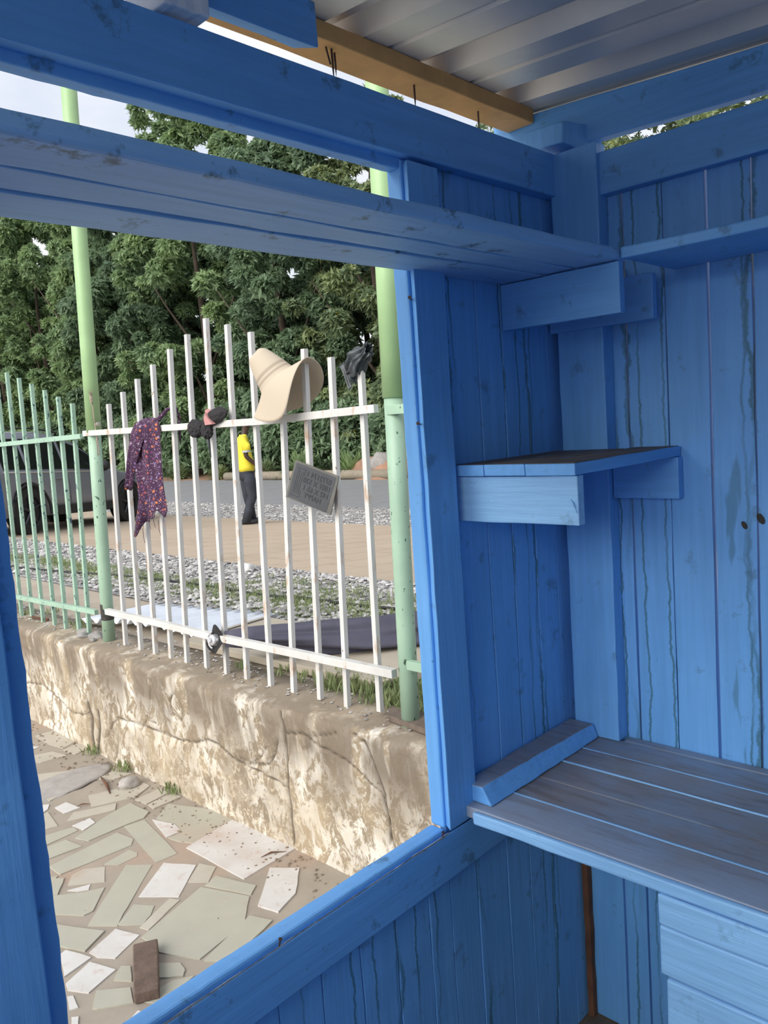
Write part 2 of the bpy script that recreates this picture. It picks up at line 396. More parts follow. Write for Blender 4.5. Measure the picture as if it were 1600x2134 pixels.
# right wall: upright boards with open joints, nailed to the outside of the frame
wall_r = MB()
def roof_z(y): return 0.735 + 0.06*(y-1.1)
edges = [1.045, 0.930, 0.868, 0.773, 0.677, 0.585, 0.49, 0.395, 0.30, 0.205, 0.11, 0.015, -0.08, -0.175, -0.27, -0.365, -0.46, -0.555, -0.65, -0.745, -0.84, -0.935, -1.03]
gaps = {0.930: 0.006, 0.868: 0.004, 0.773: 0.0025, 0.677: 0.0055, 0.585: 0.004}
for i in range(len(edges)-1):
    a, b = edges[i+1], edges[i]
    ga = gaps.get(a, 0.002); gb = gaps.get(b, 0.002)
    wall_r.box(XR + rnd.uniform(0, 0.002), XR+0.02, a+ga/2, b-gb/2, -1.62, 0.545, 2, 26, 0.0016)
o = wall_r.build('wall_right', M['pw'], bevel=0.0015); mark(o)
# left (window) wall: boards below and beside the opening
wall_l = MB()
xe = [1.755, 1.69, 1.60, 1.505, 1.413, 1.300, 1.205]
for i in range(len(xe)-1):
    wall_l.box(xe[i+1]+0.0018, xe[i]-0.0015, YB+rnd.uniform(0, 0.002), YB+0.02, -1.62, 0.545, 2, 26, 0.0016)
xe = [1.205, 1.135, 1.035, 0.935, 0.837, 0.737, 0.64, 0.545, 0.45, 0.35, 0.25, 0.15, 0.05, -0.05, -0.15, -0.25, -0.35, -0.45, -0.55]
for i in range(len(xe)-1):
    g = 0.004 if i in (2, 4) else 0.002
    zt = -0.865 if xe[i] > 0.39 else 0.545
    wall_l.box(xe[i+1]+g/2, xe[i]-g/2, YB+rnd.uniform(0, 0.002), YB+0.02, -1.62, zt, 2, 26, 0.0016)
o = wall_l.build('wall_left', M['pw'], bevel=0.0015); mark(o)
# opposite wall and floor of the kiosk, behind and below the viewer
wall_b = MB()
y0 = -1.05
for i in range(24):
    x = -0.55 + i*0.097
    wall_b.box(x, x+0.095, y0-0.02, y0, -1.62, 0.50, 2, 3, 0)
mark(wall_b.build('wall_back', M['pw']))
wf_ = MB()  # unseen low wall, added to hold back light reaching under the desk
for i in range(22):
    y = -1.03 + i*0.097
    if y < 0.96: wf_.box(-0.64, -0.62, y, y+0.094, -1.62, -0.25 if y > 0.25 else -0.72, 2, 3, 0)
mark(wf_.build('wall_front_added', M['pw']))
for yy_, zz_, rr0 in ((0.612, -0.272, 0.006), (0.578, -0.257, 0.008)):
    kh = MB(); kh.lathe((XR-0.0004, yy_, zz_), (-1, 0, 0), [(0.0001, 0), (rr0, 0), (rr0*0.8, 0.0012), (0.0001, 0.0014)], 9)
    kh.v = [(v[0], v[1]+(v[2]-zz_)*0.5, zz_+(v[2]-zz_)*1.5) for v in kh.v]
    kh.build('knot_hole', M['char'], bpy.data.objects['wall_right'])
fl = MB()
for i in range(23):
    fl.box(-0.60, 1.77, -1.04+i*0.091, -1.04+i*0.091+0.088, -1.66, -1.625, 0, 6, 0.001)
mark(fl.build('floor', M['shelfdust']))

k = 0
def trim(mb, mat, label, bevel=0.003):
    global k; k += 1
    return mark(mb.build('trim_%d' % k, mat, bevel=bevel), label)
# top plates
b = MB(); b.hexa([(-0.62,YI,0.492),(-0.62,YI+.03,0.492),(-0.62,YI+.03,0.591),(-0.62,YI,0.591)], [(1.735,YI,0.503),(1.735,YI+.03,0.503),(1.735,YI+.03,0.600),(1.735,YI,0.600)], 24, 0.0015)
trim(b, M['px'], 'wide blue beam along the top of the window wall')
b = MB(); b.box(1.727, 1.757, -1.05, 0.905, 0.483, 0.578, 1, 20, 0.0015)
trim(b, M['py'], 'wide blue beam along the top of the right wall')
# corner post
b = MB(); b.box(1.712, 1.757, 0.902, 1.022, -0.812, 0.60, 2, 26, 0.0022)
trim(b, M['pz'], 'blue corner post between the window wall and the right wall')
# raw corner batten glimpsed through the open joints
b = MB(); b.box(1.775, 1.80, 1.03, 1.10, -1.62, 0.45, 2, 10, 0.002)
trim(b, M['rawdark'], 'bare brown batten behind the corner joint')
b = MB(); b.box(1.735, 1.7565, 1.020, 1.0385, -1.62, -0.84, 2, 16, 0.003)
trim(b, M['rawdark'], 'bare brown corner batten below the desk')
# stud to the right of the opening, left stud, rail below
b = MB(); b.hexa([(1.182,YI,-.845),(1.276,YI,-.845),(1.276,YI+.03,-.845),(1.201,YI+.03,-.845)], [(1.182,YI,.492),(1.276,YI,.492),(1.276,YI+.03,.492),(1.201,YI+.03,.492)], 24, 0.0018, 3)
trim(b, M['pz'], 'flat blue stud at the right side of the window')
b = MB(); b.box(0.262, 0.360, YI, YI+.03, -0.845, 0.492, 2, 24, 0.0022)
trim(b, M['pz'], 'flat blue stud at the left side of the window')
b = MB(); b.hexa([(-.62,YI,-.945),(-.62,YI+.03,-.945),(-.62,YI+.03,-.870),(-.62,YI,-.846)], [(1.757,YI,-.945),(1.757,YI+.03,-.945),(1.757,YI+.03,-.870),(1.757,YI,-.846)], 28, 0.0018, 5)
trim(b, M['px'], 'blue rail below the window')
b = MB(); b.hexa([(-.6,YI+.001,-.850),(-.6,YI+.012,-.857),(-.6,YI+.012,-.8535),(-.6,YI+.001,-.8445)], [(1.18,YI+.001,-.850),(1.18,YI+.012,-.857),(1.18,YI+.012,-.8535),(1.18,YI+.001,-.8445)], 90, 0.0018, 9)
trim(b, M['fuzzy'], 'rough sawn upper edge of the rail', bevel=0)
# window stop strips
win = empty('window_1', (0.78, 1.066, -0.86)); mark(win)
b = MB(); b.box(1.187, 1.240, 1.031, 1.067, -0.846, 0.50, 2, 40, 0.0013); b.build('window_frame', M['pz'], win, bevel=0.004)
b = MB(); b.box(0.345, 0.389, 1.031, 1.067, -0.88, 0.50, 2, 60, 0.0030); b.build('window_frame', M['pz'], win, bevel=0.003)
b = MB(); b.box(0.36, 1.187, 1.029, 1.066, -0.885, -0.846, 0, 40, 0.0014); b.build('window_sill', M['px'], win, bevel=0.005)
b = MB(); b.box(0.36, 1.187, 1.035, 1.064, 0.481, 0.54, 0, 40, 0.0014); b.build('window_frame', M['px'], win, bevel=0.003)
# roof: rafter, purlin, second purlin length, corner block, sheet
b = MB()
ra = lambda y: (0.617+0.035*(y-0.91), 0.716+0.06*(y-0.95))
A = [(1.757,1.205,ra(1.2)[0]),(1.757,1.205,ra(1.2)[1]),(1.79,1.19,ra(1.2)[1]),(1.79,1.19,ra(1.2)[0])]
B = [(1.757,-1.2,ra(-1.2)[0]),(1.757,-1.2,ra(-1.2)[1]),(1.79,-1.2,ra(-1.2)[1]),(1.79,-1.2,ra(-1.2)[0])]
b.hexa(A, B, 26, 0.002); trim(b, M['py'], 'sloping blue rafter above the right wall')
b = MB(); b.hexa([(-0.7,1.085,0.694),(-0.7,1.165,0.694),(-0.7,1.165,0.728),(-0.7,1.085,0.728)], [(1.756,1.085,0.700),(1.756,1.163,0.700),(1.756,1.163,0.734),(1.756,1.085,0.734)], 30, 0.002)
pur = trim(b, M['orange'], 'raw orange pine purlin under the roof edge')
pur.name = 'trim_purlin'; WL['trim_purlin'] = WL.get('trim_%d' % k)
for x, dy, L_ in ((1.10, 0.02, 0.055), (1.115, 0.028, 0.04), (1.345, 0.03, 0.045), (1.575, 0.035, 0.042)):
    n_ = MB(); n_.tube([(x, 1.105+dy-0.02, 0.705), (x+0.003, 1.107+dy-0.02, 0.70-L_*0.6), (x+0.004, 1.108+dy-0.02, 0.70-L_)], [0.0022, 0.0020, 0.0005], 7)
    n_.build('nail', M['rust'], pur)
n_ = MB(); n_.tube([(1.085, 1.105, 0.702), (1.098, 1.108, 0.672)], 0.0018, 6); n_.build('nail', M['rust'], pur)
b = MB(); b.hexa([(-0.7,1.035,0.640),(-0.7,1.083,0.655),(-0.7,1.083,0.722),(-0.7,1.035,0.722)], [(1.00,1.035,0.646),(0.985,1.083,0.660),(0.995,1.083,0.724),(1.00,1.035,0.724)], 22, 0.003)
trim(b, M['px'], 'short blue purlin length lapped beside the raw one')
b = MB(); b.hexa([(0.745,0.99,0.602),(0.745,1.09,0.602),(0.745,1.09,0.72),(0.745,0.99,0.72)], [(0.665,0.99,0.602),(0.665,1.09,0.602),(0.665,1.09,0.72),(0.665,0.99,0.72)], 6, 0.006)
trim(b, simple('pale_wrapped_block', (0.72, 0.76, 0.84), 0.8, 0, 0.15, 20, 0.3), 'pale painted block above the window beam')
b = MB(); b.hexa([(1.692,0.972,0.612),(1.692,1.075,0.618),(1.692,1.075,0.664),(1.692,0.972,0.660)], [(1.80,0.93,0.585),(1.80,1.06,0.60),(1.80,1.06,0.66),(1.80,0.93,0.655)], 6, 0.004)
trim(b, M['pz'], 'splintered blue block on top of the corner post')

# corrugated roof sheet
def roof_sheet():
    mb = MB(); T = 0.262
    prof = []
    x = 1.598 - T*10
    while x < 2.05:
        prof += [(x-0.165, 0.0), (x-0.10, 0.0), (x-0.095, 0.006), (x-0.085, 0.006), (x-0.08, 0.0), (x, 0.0), (x+0.022, 0.034), (x+0.074, 0.034)]
        x += T
    prof = [p for p in prof if p[0] > -0.9]
    ys = [1.20, 1.0, 0.6, 0.0, -0.6, -1.2, -1.4]
    rings = [[(px, y, roof_z(y)+pz) for px, pz in prof] for y in ys]
    n = len(prof)
    mb.add([p for r in rings for p in r], [(i*n+j, i*n+j+1, (i+1)*n+j+1, (i+1)*n+j) for i in range(len(ys)-1) for j in range(n-1)])
    o = mb.build('ceiling', M['roof'], solid=0.0012); mark(o)
roof_sheet()

# ------------------------------------------------------------------ kiosk: shelves, brackets, desk
sh = empty('wall_shelf', (0.85, 0.9, 0.29)); tag(sh, 'long high blue plank shelf running across the window opening', 'shelf')
zb, zt = 0.290, 0.314
for y0_, y1_, dz in ((0.757, 0.853, 0), (0.857, 0.925, 0.001), (0.930, 1.030, -0.001)):
    b = MB(); b.box(-0.62, 1.545 if y0_ < 0.8 else 1.73, y0_, y1_, zb+dz, zt+dz, 0, 34, 0.0028)
    b.build('shelf_board', M['shelfpaint'], sh, bevel=0.006 if y0_ < 0.8 else 0.002)
b = MB(); b.box(1.502, 1.524, 0.752, 1.035, 0.187, 0.287, 1, 8, 0.0015); b.build('bracket', M['py'], sh, bevel=0.002)
b = MB(); b.box(1.700, 1.722, 0.775, 1.035, 0.187, 0.287, 1, 8, 0.0015); b.build('bracket', M['py'], sh, bevel=0.002)
sh = empty('wall_shelf', (1.63, 0.0, 0.29)); tag(sh, 'high blue shelf along the right wall above the small corner shelf', 'shelf')
b = MB(); b.box(1.510, 1.75, -1.04, 0.752, 0.292, 0.314, 1, 26, 0.0022); b.build('shelf_board', M['py'], sh, bevel=0.004)

sh = empty('corner_shelf', (1.53, 0.9, -0.21)); tag(sh, 'small blue corner shelf with a dusty top at eye level', 'shelf')
b = MB()
b.mi = 0
for y0_, y1_ in ((0.745, 0.853), (0.8545, 0.950), (0.9515, 1.036)):
    bb = MB(); bb.box(1.288, 1.752 if y1_ < 0.9 else 1.71, y0_, y1_, -0.118, -0.0955, 0, 10, 0.0012); bb.build('shelf_board', M['px'], sh, bevel=0.0015)
    tp = MB(); tp.box(1.293, 1.750 if y1_ < 0.9 else 1.708, y0_+0.004, y1_-0.001, -0.0957, -0.0948, 0, 8, 0.0002); tp.build('dust_layer', M['shelfdust'], sh)
b = MB(); b.box(1.300, 1.322, 0.748, 1.036, -0.213, -0.1195, 1, 8, 0.0012); b.build('bracket', M['light'], sh, bevel=0.002)
b = MB(); b.box(1.728, 1.756, 0.742, 0.900, -0.213, -0.1195, 1, 8, 0.0012); b.build('bracket', M['py'], sh, bevel=0.002)
b = MB(); b.tube([(1.300, 0.765, -0.165), (1.296, 0.757, -0.172), (1.297, 0.750, -0.19)], [0.003, 0.002, 0.0006], 6); b.build('splinter', M['light'], sh)

desk = empty('desk', (1.49, 0.0, -1.62)); tag(desk, 'dusty blue plank counter built across the right wall', 'desk')
DZ = -0.8125
xs = [1.238, 1.345, 1.445, 1.545, 1.635, 1.725, 1.755]
for i in range(len(xs)-1):
    b = MB(); b.box(xs[i]+0.0012, xs[i+1]-0.0008, -1.04, 1.033 if i < 5 else 0.897, DZ-0.024+rnd.uniform(-.0006, .0006), DZ+rnd.uniform(-.001, .0006), 1, 24, 0.0011)
    b.build('desk_board', M['desk'], desk, bevel=0.002)
    if i in (1, 3, 4):
        g = MB(); g.box(xs[i]-0.0016, xs[i]+0.0018, -1.03, 0.965, DZ-0.002, DZ+0.0009, 1, 30, 0.0006); g.build('paint_seam', M['light'], desk)
g = MB(); g.box(1.3435, 1.3475, -1.03, 0.965, DZ-0.002, DZ+0.0012, 1, 30, 0.0006); g.build('paint_seam', M['light'], desk)
b = MB(); b.box(1.226, 1.2385, -1.04, 0.985, DZ-0.027, DZ-0.001, 1, 34, 0.0022); b.build('front_edge', M['light'], desk, bevel=0.004)
zz = [DZ-0.027, -0.897, -0.992, -1.09, -1.19, -1.29, -1.39, -1.49, -1.618]
for i in range(len(zz)-1):
    b = MB(); b.box(1.222+0.0015*(i % 2), 1.244, -1.04, 0.584 if i < 2 else 0.574, zz[i+1]+0.0013, zz[i]-0.001, 1, 26, 0.0022)
    b.build('front_board', M['light'], desk, bevel=0.004)
bt = MB(); bt.hexa([(1.262,0.960,DZ+0.002),(1.262,1.034,DZ+0.002),(1.262,1.034,DZ+0.038),(1.262,0.985,DZ+0.040)], [(1.705,0.955,DZ+0.002),(1.705,1.034,DZ+0.002),(1.705,1.034,DZ+0.036),(1.705,0.967,DZ+0.036)], 16, 0.002)
o = bt.build('batten', [M['py'], M['desk']], bevel=0.003); 
for p in o.data.polygons:
    if p.normal.z > 0.7: p.material_index = 1
tag(o, 'blue batten with dusty top lying on the desk against the window wall', 'batten')

# nails in the window frame
def frame_nail(p, d, label, L_=0.03):
    n_ = MB(); p = Vector(p); d = Vector(d).normalized()
    n_.tube([p, p+d*L_*0.9], 0.0015, 7); n_.lathe(p+d*L_*0.9, d, [(0.0001, 0), (0.0035, 0), (0.0035, 0.0012), (0.0001, 0.0012)], 8)
    tag(n_.build('nail', M['rust']), label, 'nail')
frame_nail((0.735, 1.024, -0.866), (0.0, -0.35, 1), 'rusty nail standing out of the window sill midway along', 0.034)
frame_nail((1.165, 1.024, -0.866), (0.0, -0.35, 1), 'rusty nail at the lower right corner of the window sill', 0.030)
frame_nail((1.190, 1.026, 0.235), (-0.9, -0.5, 0.1), 'nail high on the right window jamb, just below the shelf', 0.022)
frame_nail((1.190, 1.026, -0.005), (-0.9, -0.5, 0.1), 'nail on the right window jamb at fence rail height', 0.022)

# ------------------------------------------------------------------ outside: lower pavement
BX = None
def cam_ray(px, py):
    d = RR*((px-800)/1650) + UU*(-(py-1067)/1650) + F
    return d
def on_plane(px, py, ax, v):
    d = cam_ray(px, py); t = v/d[ax]; return d*t
GZ = -1.88
g = MB(); g.grid(lambda u, v: (lerp(-6, 2.16, u), lerp(1.15, 16, v), GZ + 0.004*mnoise.noise(Vector((u*20, v*30, 0)))), 40, 60)
g.grid(lambda u, v: (lerp(-6, 2.16, u), lerp(-8, 1.15, v), GZ), 4, 4)
mark(g.build('ground', M['mortar']))
s6 = lambda p: (p[0]*0.3125, 1500+p[1]*0.3125)
s5 = lambda p: (p[0]*0.5625, 1200+p[1]*0.5625)
POL = [
 ('p',s6,[(590,510),(960,425),(1000,445),(905,520),(610,590)]), ('p',s6,[(265,515),(620,350),(700,340),(330,548)]),
 ('p',s6,[(240,370),(540,335),(560,348),(260,455)]), ('p',s6,[(900,535),(1060,465),(1130,490),(975,566)]), ('p',s6,[(985,572),(1140,494),(1215,515),(1025,598)]),
 ('p',s6,[(440,685),(490,625),(775,560),(770,605)]), ('w',s6,[(365,590),(440,555),(535,590),(430,630)]),
 ('w',s6,[(480,712),(600,660),(635,690),(555,742)]), ('p',s6,[(275,640),(320,620),(385,715),(280,742)]),
 ('g',s6,[(500,795),(720,640),(870,560),(995,618),(960,660),(825,712),(590,815)]),
 ('g',s6,[(1040,662),(1120,565),(1420,600),(1580,665),(1290,828),(1190,815),(1120,792),(1215,755),(1165,695)]),
 ('w',s6,[(1015,670),(1165,700),(1210,750),(1110,790)]), ('g',s6,[(825,714),(965,670),(1185,895),(1040,958)]),
 ('w2',s5,[(690,1010),(860,905),(1100,1010),(905,1127)]), ('g',s6,[(290,780),(490,722),(520,745),(300,845)]),
 ('g',s6,[(300,862),(440,806),(550,850),(310,940)]), ('g',s6,[(325,985),(780,757),(890,800),(880,842),(400,1040)]),
 ('g',s6,[(690,970),(860,872),(915,890),(915,915),(790,975)]), ('p',s6,[(480,1040),(560,1000),(700,985),(700,1085),(450,1110)]),
 ('g',s6,[(335,1065),(430,1060),(385,1170),(345,1170)]), ('w',s6,[(450,1142),(560,1112),(605,1100),(590,1138),(520,1148)]),
 ('g',s6,[(350,1180),(560,1155),(700,1122),(620,1280),(560,1310),(355,1300)]), ('g',s6,[(580,1380),(840,972),(1015,970),(845,1260),(780,1380)]),
 ('w',s6,[(925,1185),(1090,957),(1310,970),(1190,1188)]), ('p',s6,[(1250,1090),(1330,960),(1440,985),(1390,1085)]),
 ('g',s5,[(760,1150),(800,1115),(950,1150),(930,1185)]), ('g',s6,[(780,1375),(890,1235),(1030,1245),(1000,1310),(950,1370)]),
 ('p',s6,[(930,1390),(1130,1195),(1200,1205),(990,1408)]), ('g',s5,[(525,1340),(745,1155),(925,1190),(905,1290),(740,1425),(590,1400)]),
 ('g',s6,[(365,1370),(700,1415),(570,1550),(385,1510)]), ('w',s6,[(595,1555),(770,1398),(930,1440),(770,1595),(650,1590)]),
 ('w',s6,[(400,1570),(440,1540),(610,1590),(430,1720)]), ('w',s6,[(440,1765),(600,1620),(775,1670),(590,1830),(450,1810)]),
 ('g',s6,[(755,1745),(805,1650),(870,1650),(880,1750)]), ('g',s6,[(1060,1630),(1200,1628),(1235,1680),(1225,1715),(1060,1730)]),
 ('g',s6,[(615,1935),(640,1815),(870,1790),(890,1895),(640,1938)]), ('w',s6,[(450,1850),(490,1845),(520,1925),(465,1940)]),
 ('w',s6,[(475,1990),(525,1980),(520,2040),(480,2050)]), ('w',s6,[(820,2060),(920,1945),(950,1950),(880,2060)]),
 ('w2',s5,[(955,1225),(1000,1085),(1110,1085),(1095,1180),(1030,1250)]), ('g',s5,[(755,1430),(925,1262),(1010,1280),(960,1330),(850,1430)]),
 ('p',s6,[(230,110),(400,60),(500,150),(420,195),(330,170)]), ('p',s6,[(420,205),(520,160),(600,190),(500,235)]),
 ('p',s6,[(350,215),(450,240),(270,290),(215,285),(225,240)]), ('g',s6,[(900,1880),(1150,1745),(1300,1710),(1080,1900)]),
 ('p',s6,[(260,470),(300,455),(325,480),(262,505)]), ('w',s6,[(270,575),(330,568),(320,600),(275,635)]),
 ('p',s6,[(640,400),(760,345),(880,360),(760,400)]),
]
st = MB(); kinds = {'g': 0, 'p': 1, 'w': 2, 'w2': 2}; occ = []
def in_poly(p, poly):
    c = False; n = len(poly)
    for i in range(n):
        a, b_ = poly[i], poly[i-1]
        if (a[1] > p[1]) != (b_[1] > p[1]) and p[0] < (b_[0]-a[0])*(p[1]-a[1])/(b_[1]-a[1]+1e-12)+a[0]: c = not c
    return c
def add_stone(poly, kind, h=0.004):
    st.mi = kinds[kind]; n = len(poly)
    ar = sum(poly[i-1][0]*poly[i][1]-poly[i][0]*poly[i-1][1] for i in range(n))
    if ar < 0: poly = poly[::-1]
    # roughen the outline a little
    q = []
    for i in range(n):
        a = Vector((poly[i][0], poly[i][1])); b_ = Vector((poly[(i+1) % n][0], poly[(i+1) % n][1]))
        for t in (0.0, 0.34, 0.67):
            p = a.lerp(b_, t); j = mnoise.noise_vector(Vector((p.x*40, p.y*40, 0)))*0.003; q.append((p.x+j.x, p.y+j.y))
    n = len(q); c = (sum(p[0] for p in q)/n, sum(p[1] for p in q)/n)
    top = [(c[0]+(p[0]-c[0])*0.992, c[1]+(p[1]-c[1])*0.992, GZ+h) for p in q]; bot = [(p[0], p[1], GZ-0.01) for p in q]
    st.add(top+bot, [tuple(range(n))]+[(i, (i-1) % n, n+(i-1) % n, n+i) for i in range(n)])
for kd, sc_, pl in POL:
    poly = []
    for p in pl:
        q = on_plane(*sc_(p), 2, GZ); poly.append((q.x, q.y))
    occ.append(poly); add_stone(poly, kd, rnd.uniform(0.003, 0.006))
r2 = random.Random(3); tries = 0; cents = []
while tries < 9000:
    tries += 1
    cx, cy = r2.uniform(-5.6, 1.9), r2.uniform(-3.0, 13.5)
    if -0.8 < cx < 1.95 and cy < 1.2: continue
    d = cam_ray(75, 1600)
    if any(in_poly((cx+dx, cy+dy), pl) for pl in occ for dx, dy in ((0,0),(.14,0),(-.14,0),(0,.14),(0,-.14),(.1,.1),(-.1,-.1),(.1,-.1),(-.1,.1))): continue
    if any(abs(cx-a)+abs(cy-b_) < 0.36 for a, b_ in cents): continue
    cents.append((cx, cy))
    a0 = r2.uniform(0, 6.28); n = r2.choice((4, 4, 5)); el = r2.uniform(0.55, 0.9)
    poly = []
    for i in range(n):
        a = a0+2*math.pi*i/n+r2.uniform(-.2, .2); rr_ = r2.uniform(0.13, 0.18)
        poly.append((min(cx+rr_*math.cos(a), 2.0), cy+rr_*el*math.sin(a)))
    add_stone(poly, r2.choice('ggpw'))
mark(st.build('pavement', [M['st_g'], M['st_p'], M['st_w']]))

# retaining wall with real cracks
def s8(p): return (20+p[0]*0.2375, 1220+p[1]*0.2375)
CR = [(s5,[(105,395),(160,400),(210,440),(280,505),(320,510),(345,500)],1.0),
 (s5,[(395,598),(412,590),(430,545),(450,522),(520,540),(600,565),(680,600),(740,608),(790,600),(830,620),(880,660),(960,690),(1010,690),(1035,650),(1045,600)],1.0),
 (s5,[(1055,475),(1075,560),(1080,700),(1090,860),(1098,990)],1.3), (s5,[(1080,580),(1140,575),(1200,620),(1290,670),(1350,730),(1420,800),(1450,900),(1450,990)],0.8),
 (s5,[(1310,560),(1370,610),(1400,700),(1430,800),(1455,960),(1470,1010)],1.1), (s5,[(785,610),(795,720),(805,850)],0.7),
 (s5,[(830,620),(900,680),(1000,730),(1080,775)],0.8), (s5,[(665,430),(650,460),(655,500),(690,535),(690,470),(668,430)],0.9),
 (s5,[(455,610),(452,640),(440,680)],0.7), (s5,[(118,400),(112,540)],0.9), (s5,[(335,470),(350,520),(352,600),(358,645)],3.6), (s5,[(372,500),(378,560),(372,640)],2.6), (s5,[(930,690),(985,660),(1000,620)],0.7), (s5,[(540,560),(560,530),(600,540)],0.6), (s5,[(690,560),(700,640),(690,700)],0.5),
 (s5,[(1290,570),(1180,585),(1080,575)],0.6), (s5,[(590,360),(575,470),(560,540)],0.6)]
segs = []
for sc_, pl, w in CR:
    pts = [on_plane(*sc_(p), 0, 2.12) for p in pl]
    for a, b_ in zip(pts[:-1], pts[1:]): segs.append((a.y, a.z, b_.y, b_.z, w))
def retaining():
    ny, nz = 900, 74
    y = np.linspace(-2.5, 9.5, 300).tolist(); 
    y = sorted(set([v for v in y if v < 1.9 or v > 6.2] + np.linspace(1.9, 6.2, 560).tolist()))
    # profile: face upwards, rounded shoulder, top, back
    prof = [(0, -1.93)] + [(0, -1.88+0.0105*i) for i in range(61)] + [(0.004, -1.232), (0.012, -1.220), (0.025, -1.211), (0.045, -1.205), (0.08, -1.203), (0.12, -1.201), (0.17, -1.20), (0.30, -1.20), (0.34, -1.5)]
    Y = np.array(y); V = []; C = []
    sg = np.array(segs)
    for yy in Y:
        xf = 2.10 + 0.012*math.sin(yy*1.3)
        for (dx, z) in prof:
            pj = mnoise.noise_vector(Vector((yy*9, z*9, 3)))*0.008
            yy2, z2 = yy+pj.x, z+pj.y
            cr = 0.0
            if dx < 0.01:
                ax_, az, bx, bz, w = sg.T
                dy, dz = bx-ax_, bz-az; t = np.clip(((yy2-ax_)*dy+(z2-az)*dz)/(dy*dy+dz*dz+1e-9), 0, 1)
                dd = np.hypot(yy2-ax_-t*dy, z2-az-t*dz)/w
                cr = float(max(0, 1-dd.min()/0.0105))
            nse = 0.012*mnoise.noise(Vector((yy*3, z*3, 0))) + 0.005*mnoise.noise(Vector((yy*14, z*14, 5)))
            bulge = 0.02*max(0, (z+1.45))/0.25 if z > -1.45 else 0
            tz = 0.005*mnoise.noise(Vector((yy*4, dx*9, 7))) if dx > 0.02 else 0
            edge = 0.006*mnoise.noise(Vector((yy*3, 0, 11))) if dx > 0 else 0
            V.append((xf - nse*0.7 - bulge*(1 if dx < 0.05 else 0.2) + dx + cr*0.014, yy, z + tz + (edge if dx < 0.1 else 0))); C.append(cr)
    n = len(prof)
    fs = [(i*n+j, (i+1)*n+j, (i+1)*n+j+1, i*n+j+1) for i in range(len(Y)-1) for j in range(n-1)]
    mb = MB(); mb.add(V, fs)
    o = mb.build('retaining_wall', M['wall'], smooth=True); mark(o)
    at = o.data.attributes.new('crack', 'FLOAT', 'POINT'); at.data.foreach_set('value', C)
retaining()

# upper ground: strips of different surface, sloping gently down to the road
def gz(x): return -1.205 if x < 3 else max(-1.205-0.07*(x-3), -1.75)
def strip(name, x0, x1, y0, y1, mat, dz=0.0, nx=8, ny=24, amp=0.006):
    mb = MB(); mb.grid(lambda u, v: (lerp(x0, x1, u), lerp(y0, y1, v), gz(lerp(x0, x1, u))+dz+amp*mnoise.noise(Vector((lerp(x0, x1, u)*1.5, lerp(y0, y1, v)*1.5, 2)))), nx, ny)
    return mark(mb.build(name, mat, smooth=True))
strip('ground', 2.28, 3.10, -8, 40, M['slab'], -0.004)
strip('ground', 3.00, 4.85, -8, 60, M['gravel'], 0.0, 8, 60, 0.02)
strip('path', 4.75, 9.2, -8, 70, M['pave2'], 0.012, 8, 30, 0.004)
strip('ground', 9.0, 12.0, -8, 70, M['gravel'], 0.0, 8, 30, 0.02)
strip('road', 11.8, 18.3, -30, 110, M['road'], 0.006, 8, 10, 0.0)
strip('ground', 18.0, 60, -40, 130, M['redsoil'], 0.0, 20, 60, 0.1)

def pebbles(name, n, x0, x1, y0, y1, s0, s1, zf, label, seed=1, mat='pebble'):
    rr_ = random.Random(seed); mb = MB()
    base = [(1,0,0),(-1,0,0),(0,1,0),(0,-1,0),(0,0,1),(0,0,-1),(.6,.6,.5),(-.6,.6,.5),(-.6,-.6,.5),(.6,-.6,.5)]
    fs = [(4,6,7),(4,7,8),(4,8,9),(4,9,6),(6,0,2),(6,2,7),(7,2,1),(7,1,8),(8,1,3),(8,3,9),(9,3,0),(9,0,6)]
    for _ in range(n):
        x, y = rr_.uniform(x0, x1), rr_.uniform(y0, y1); s = rr_.uniform(s0, s1); a = rr_.uniform(0, 6.28)
        ca, sa = math.cos(a), math.sin(a); sx, sy, sz = s, s*rr_.uniform(.6, 1), s*rr_.uniform(.35, .7); z = zf(x)
        mb.add([(x+(p[0]*sx*ca-p[1]*sy*sa), y+(p[0]*sx*sa+p[1]*sy*ca), z+p[2]*sz) for p in base], fs)
    return tag(mb.build(name, M[mat]), label, 'gravel', None, 'stuff')
pebbles('gravel', 9000, 3.05, 4.75, 2.5, 13, 0.012, 0.035, lambda x: gz(x)+0.01, 'loose grey gravel bed between the fence and the paved strip')
pebbles('gravel', 7000, 9.1, 11.9, 8, 24, 0.015, 0.04, lambda x: gz(x)+0.01, 'grey roadside gravel between the paving and the asphalt', 2)
pebbles('rubble', 420, 2.17, 2.45, 2.0, 6.5, 0.004, 0.012, lambda x: -1.198, 'small crumbs of plaster and grit along the wall top', 3)
pebbles('rubble', 500, 1.86, 2.085, 1.3, 6.5, 0.003, 0.010, lambda x: -1.876, 'grit and dead leaf crumbs along the foot of the wall', 4, 'soil')
pebbles('rubble', 170, -1.5, 1.9, 1.3, 5.5, 0.002, 0.005, lambda x: -1.874, 'dark specks of dirt scattered over the stone pavement', 5, 'rawdark')

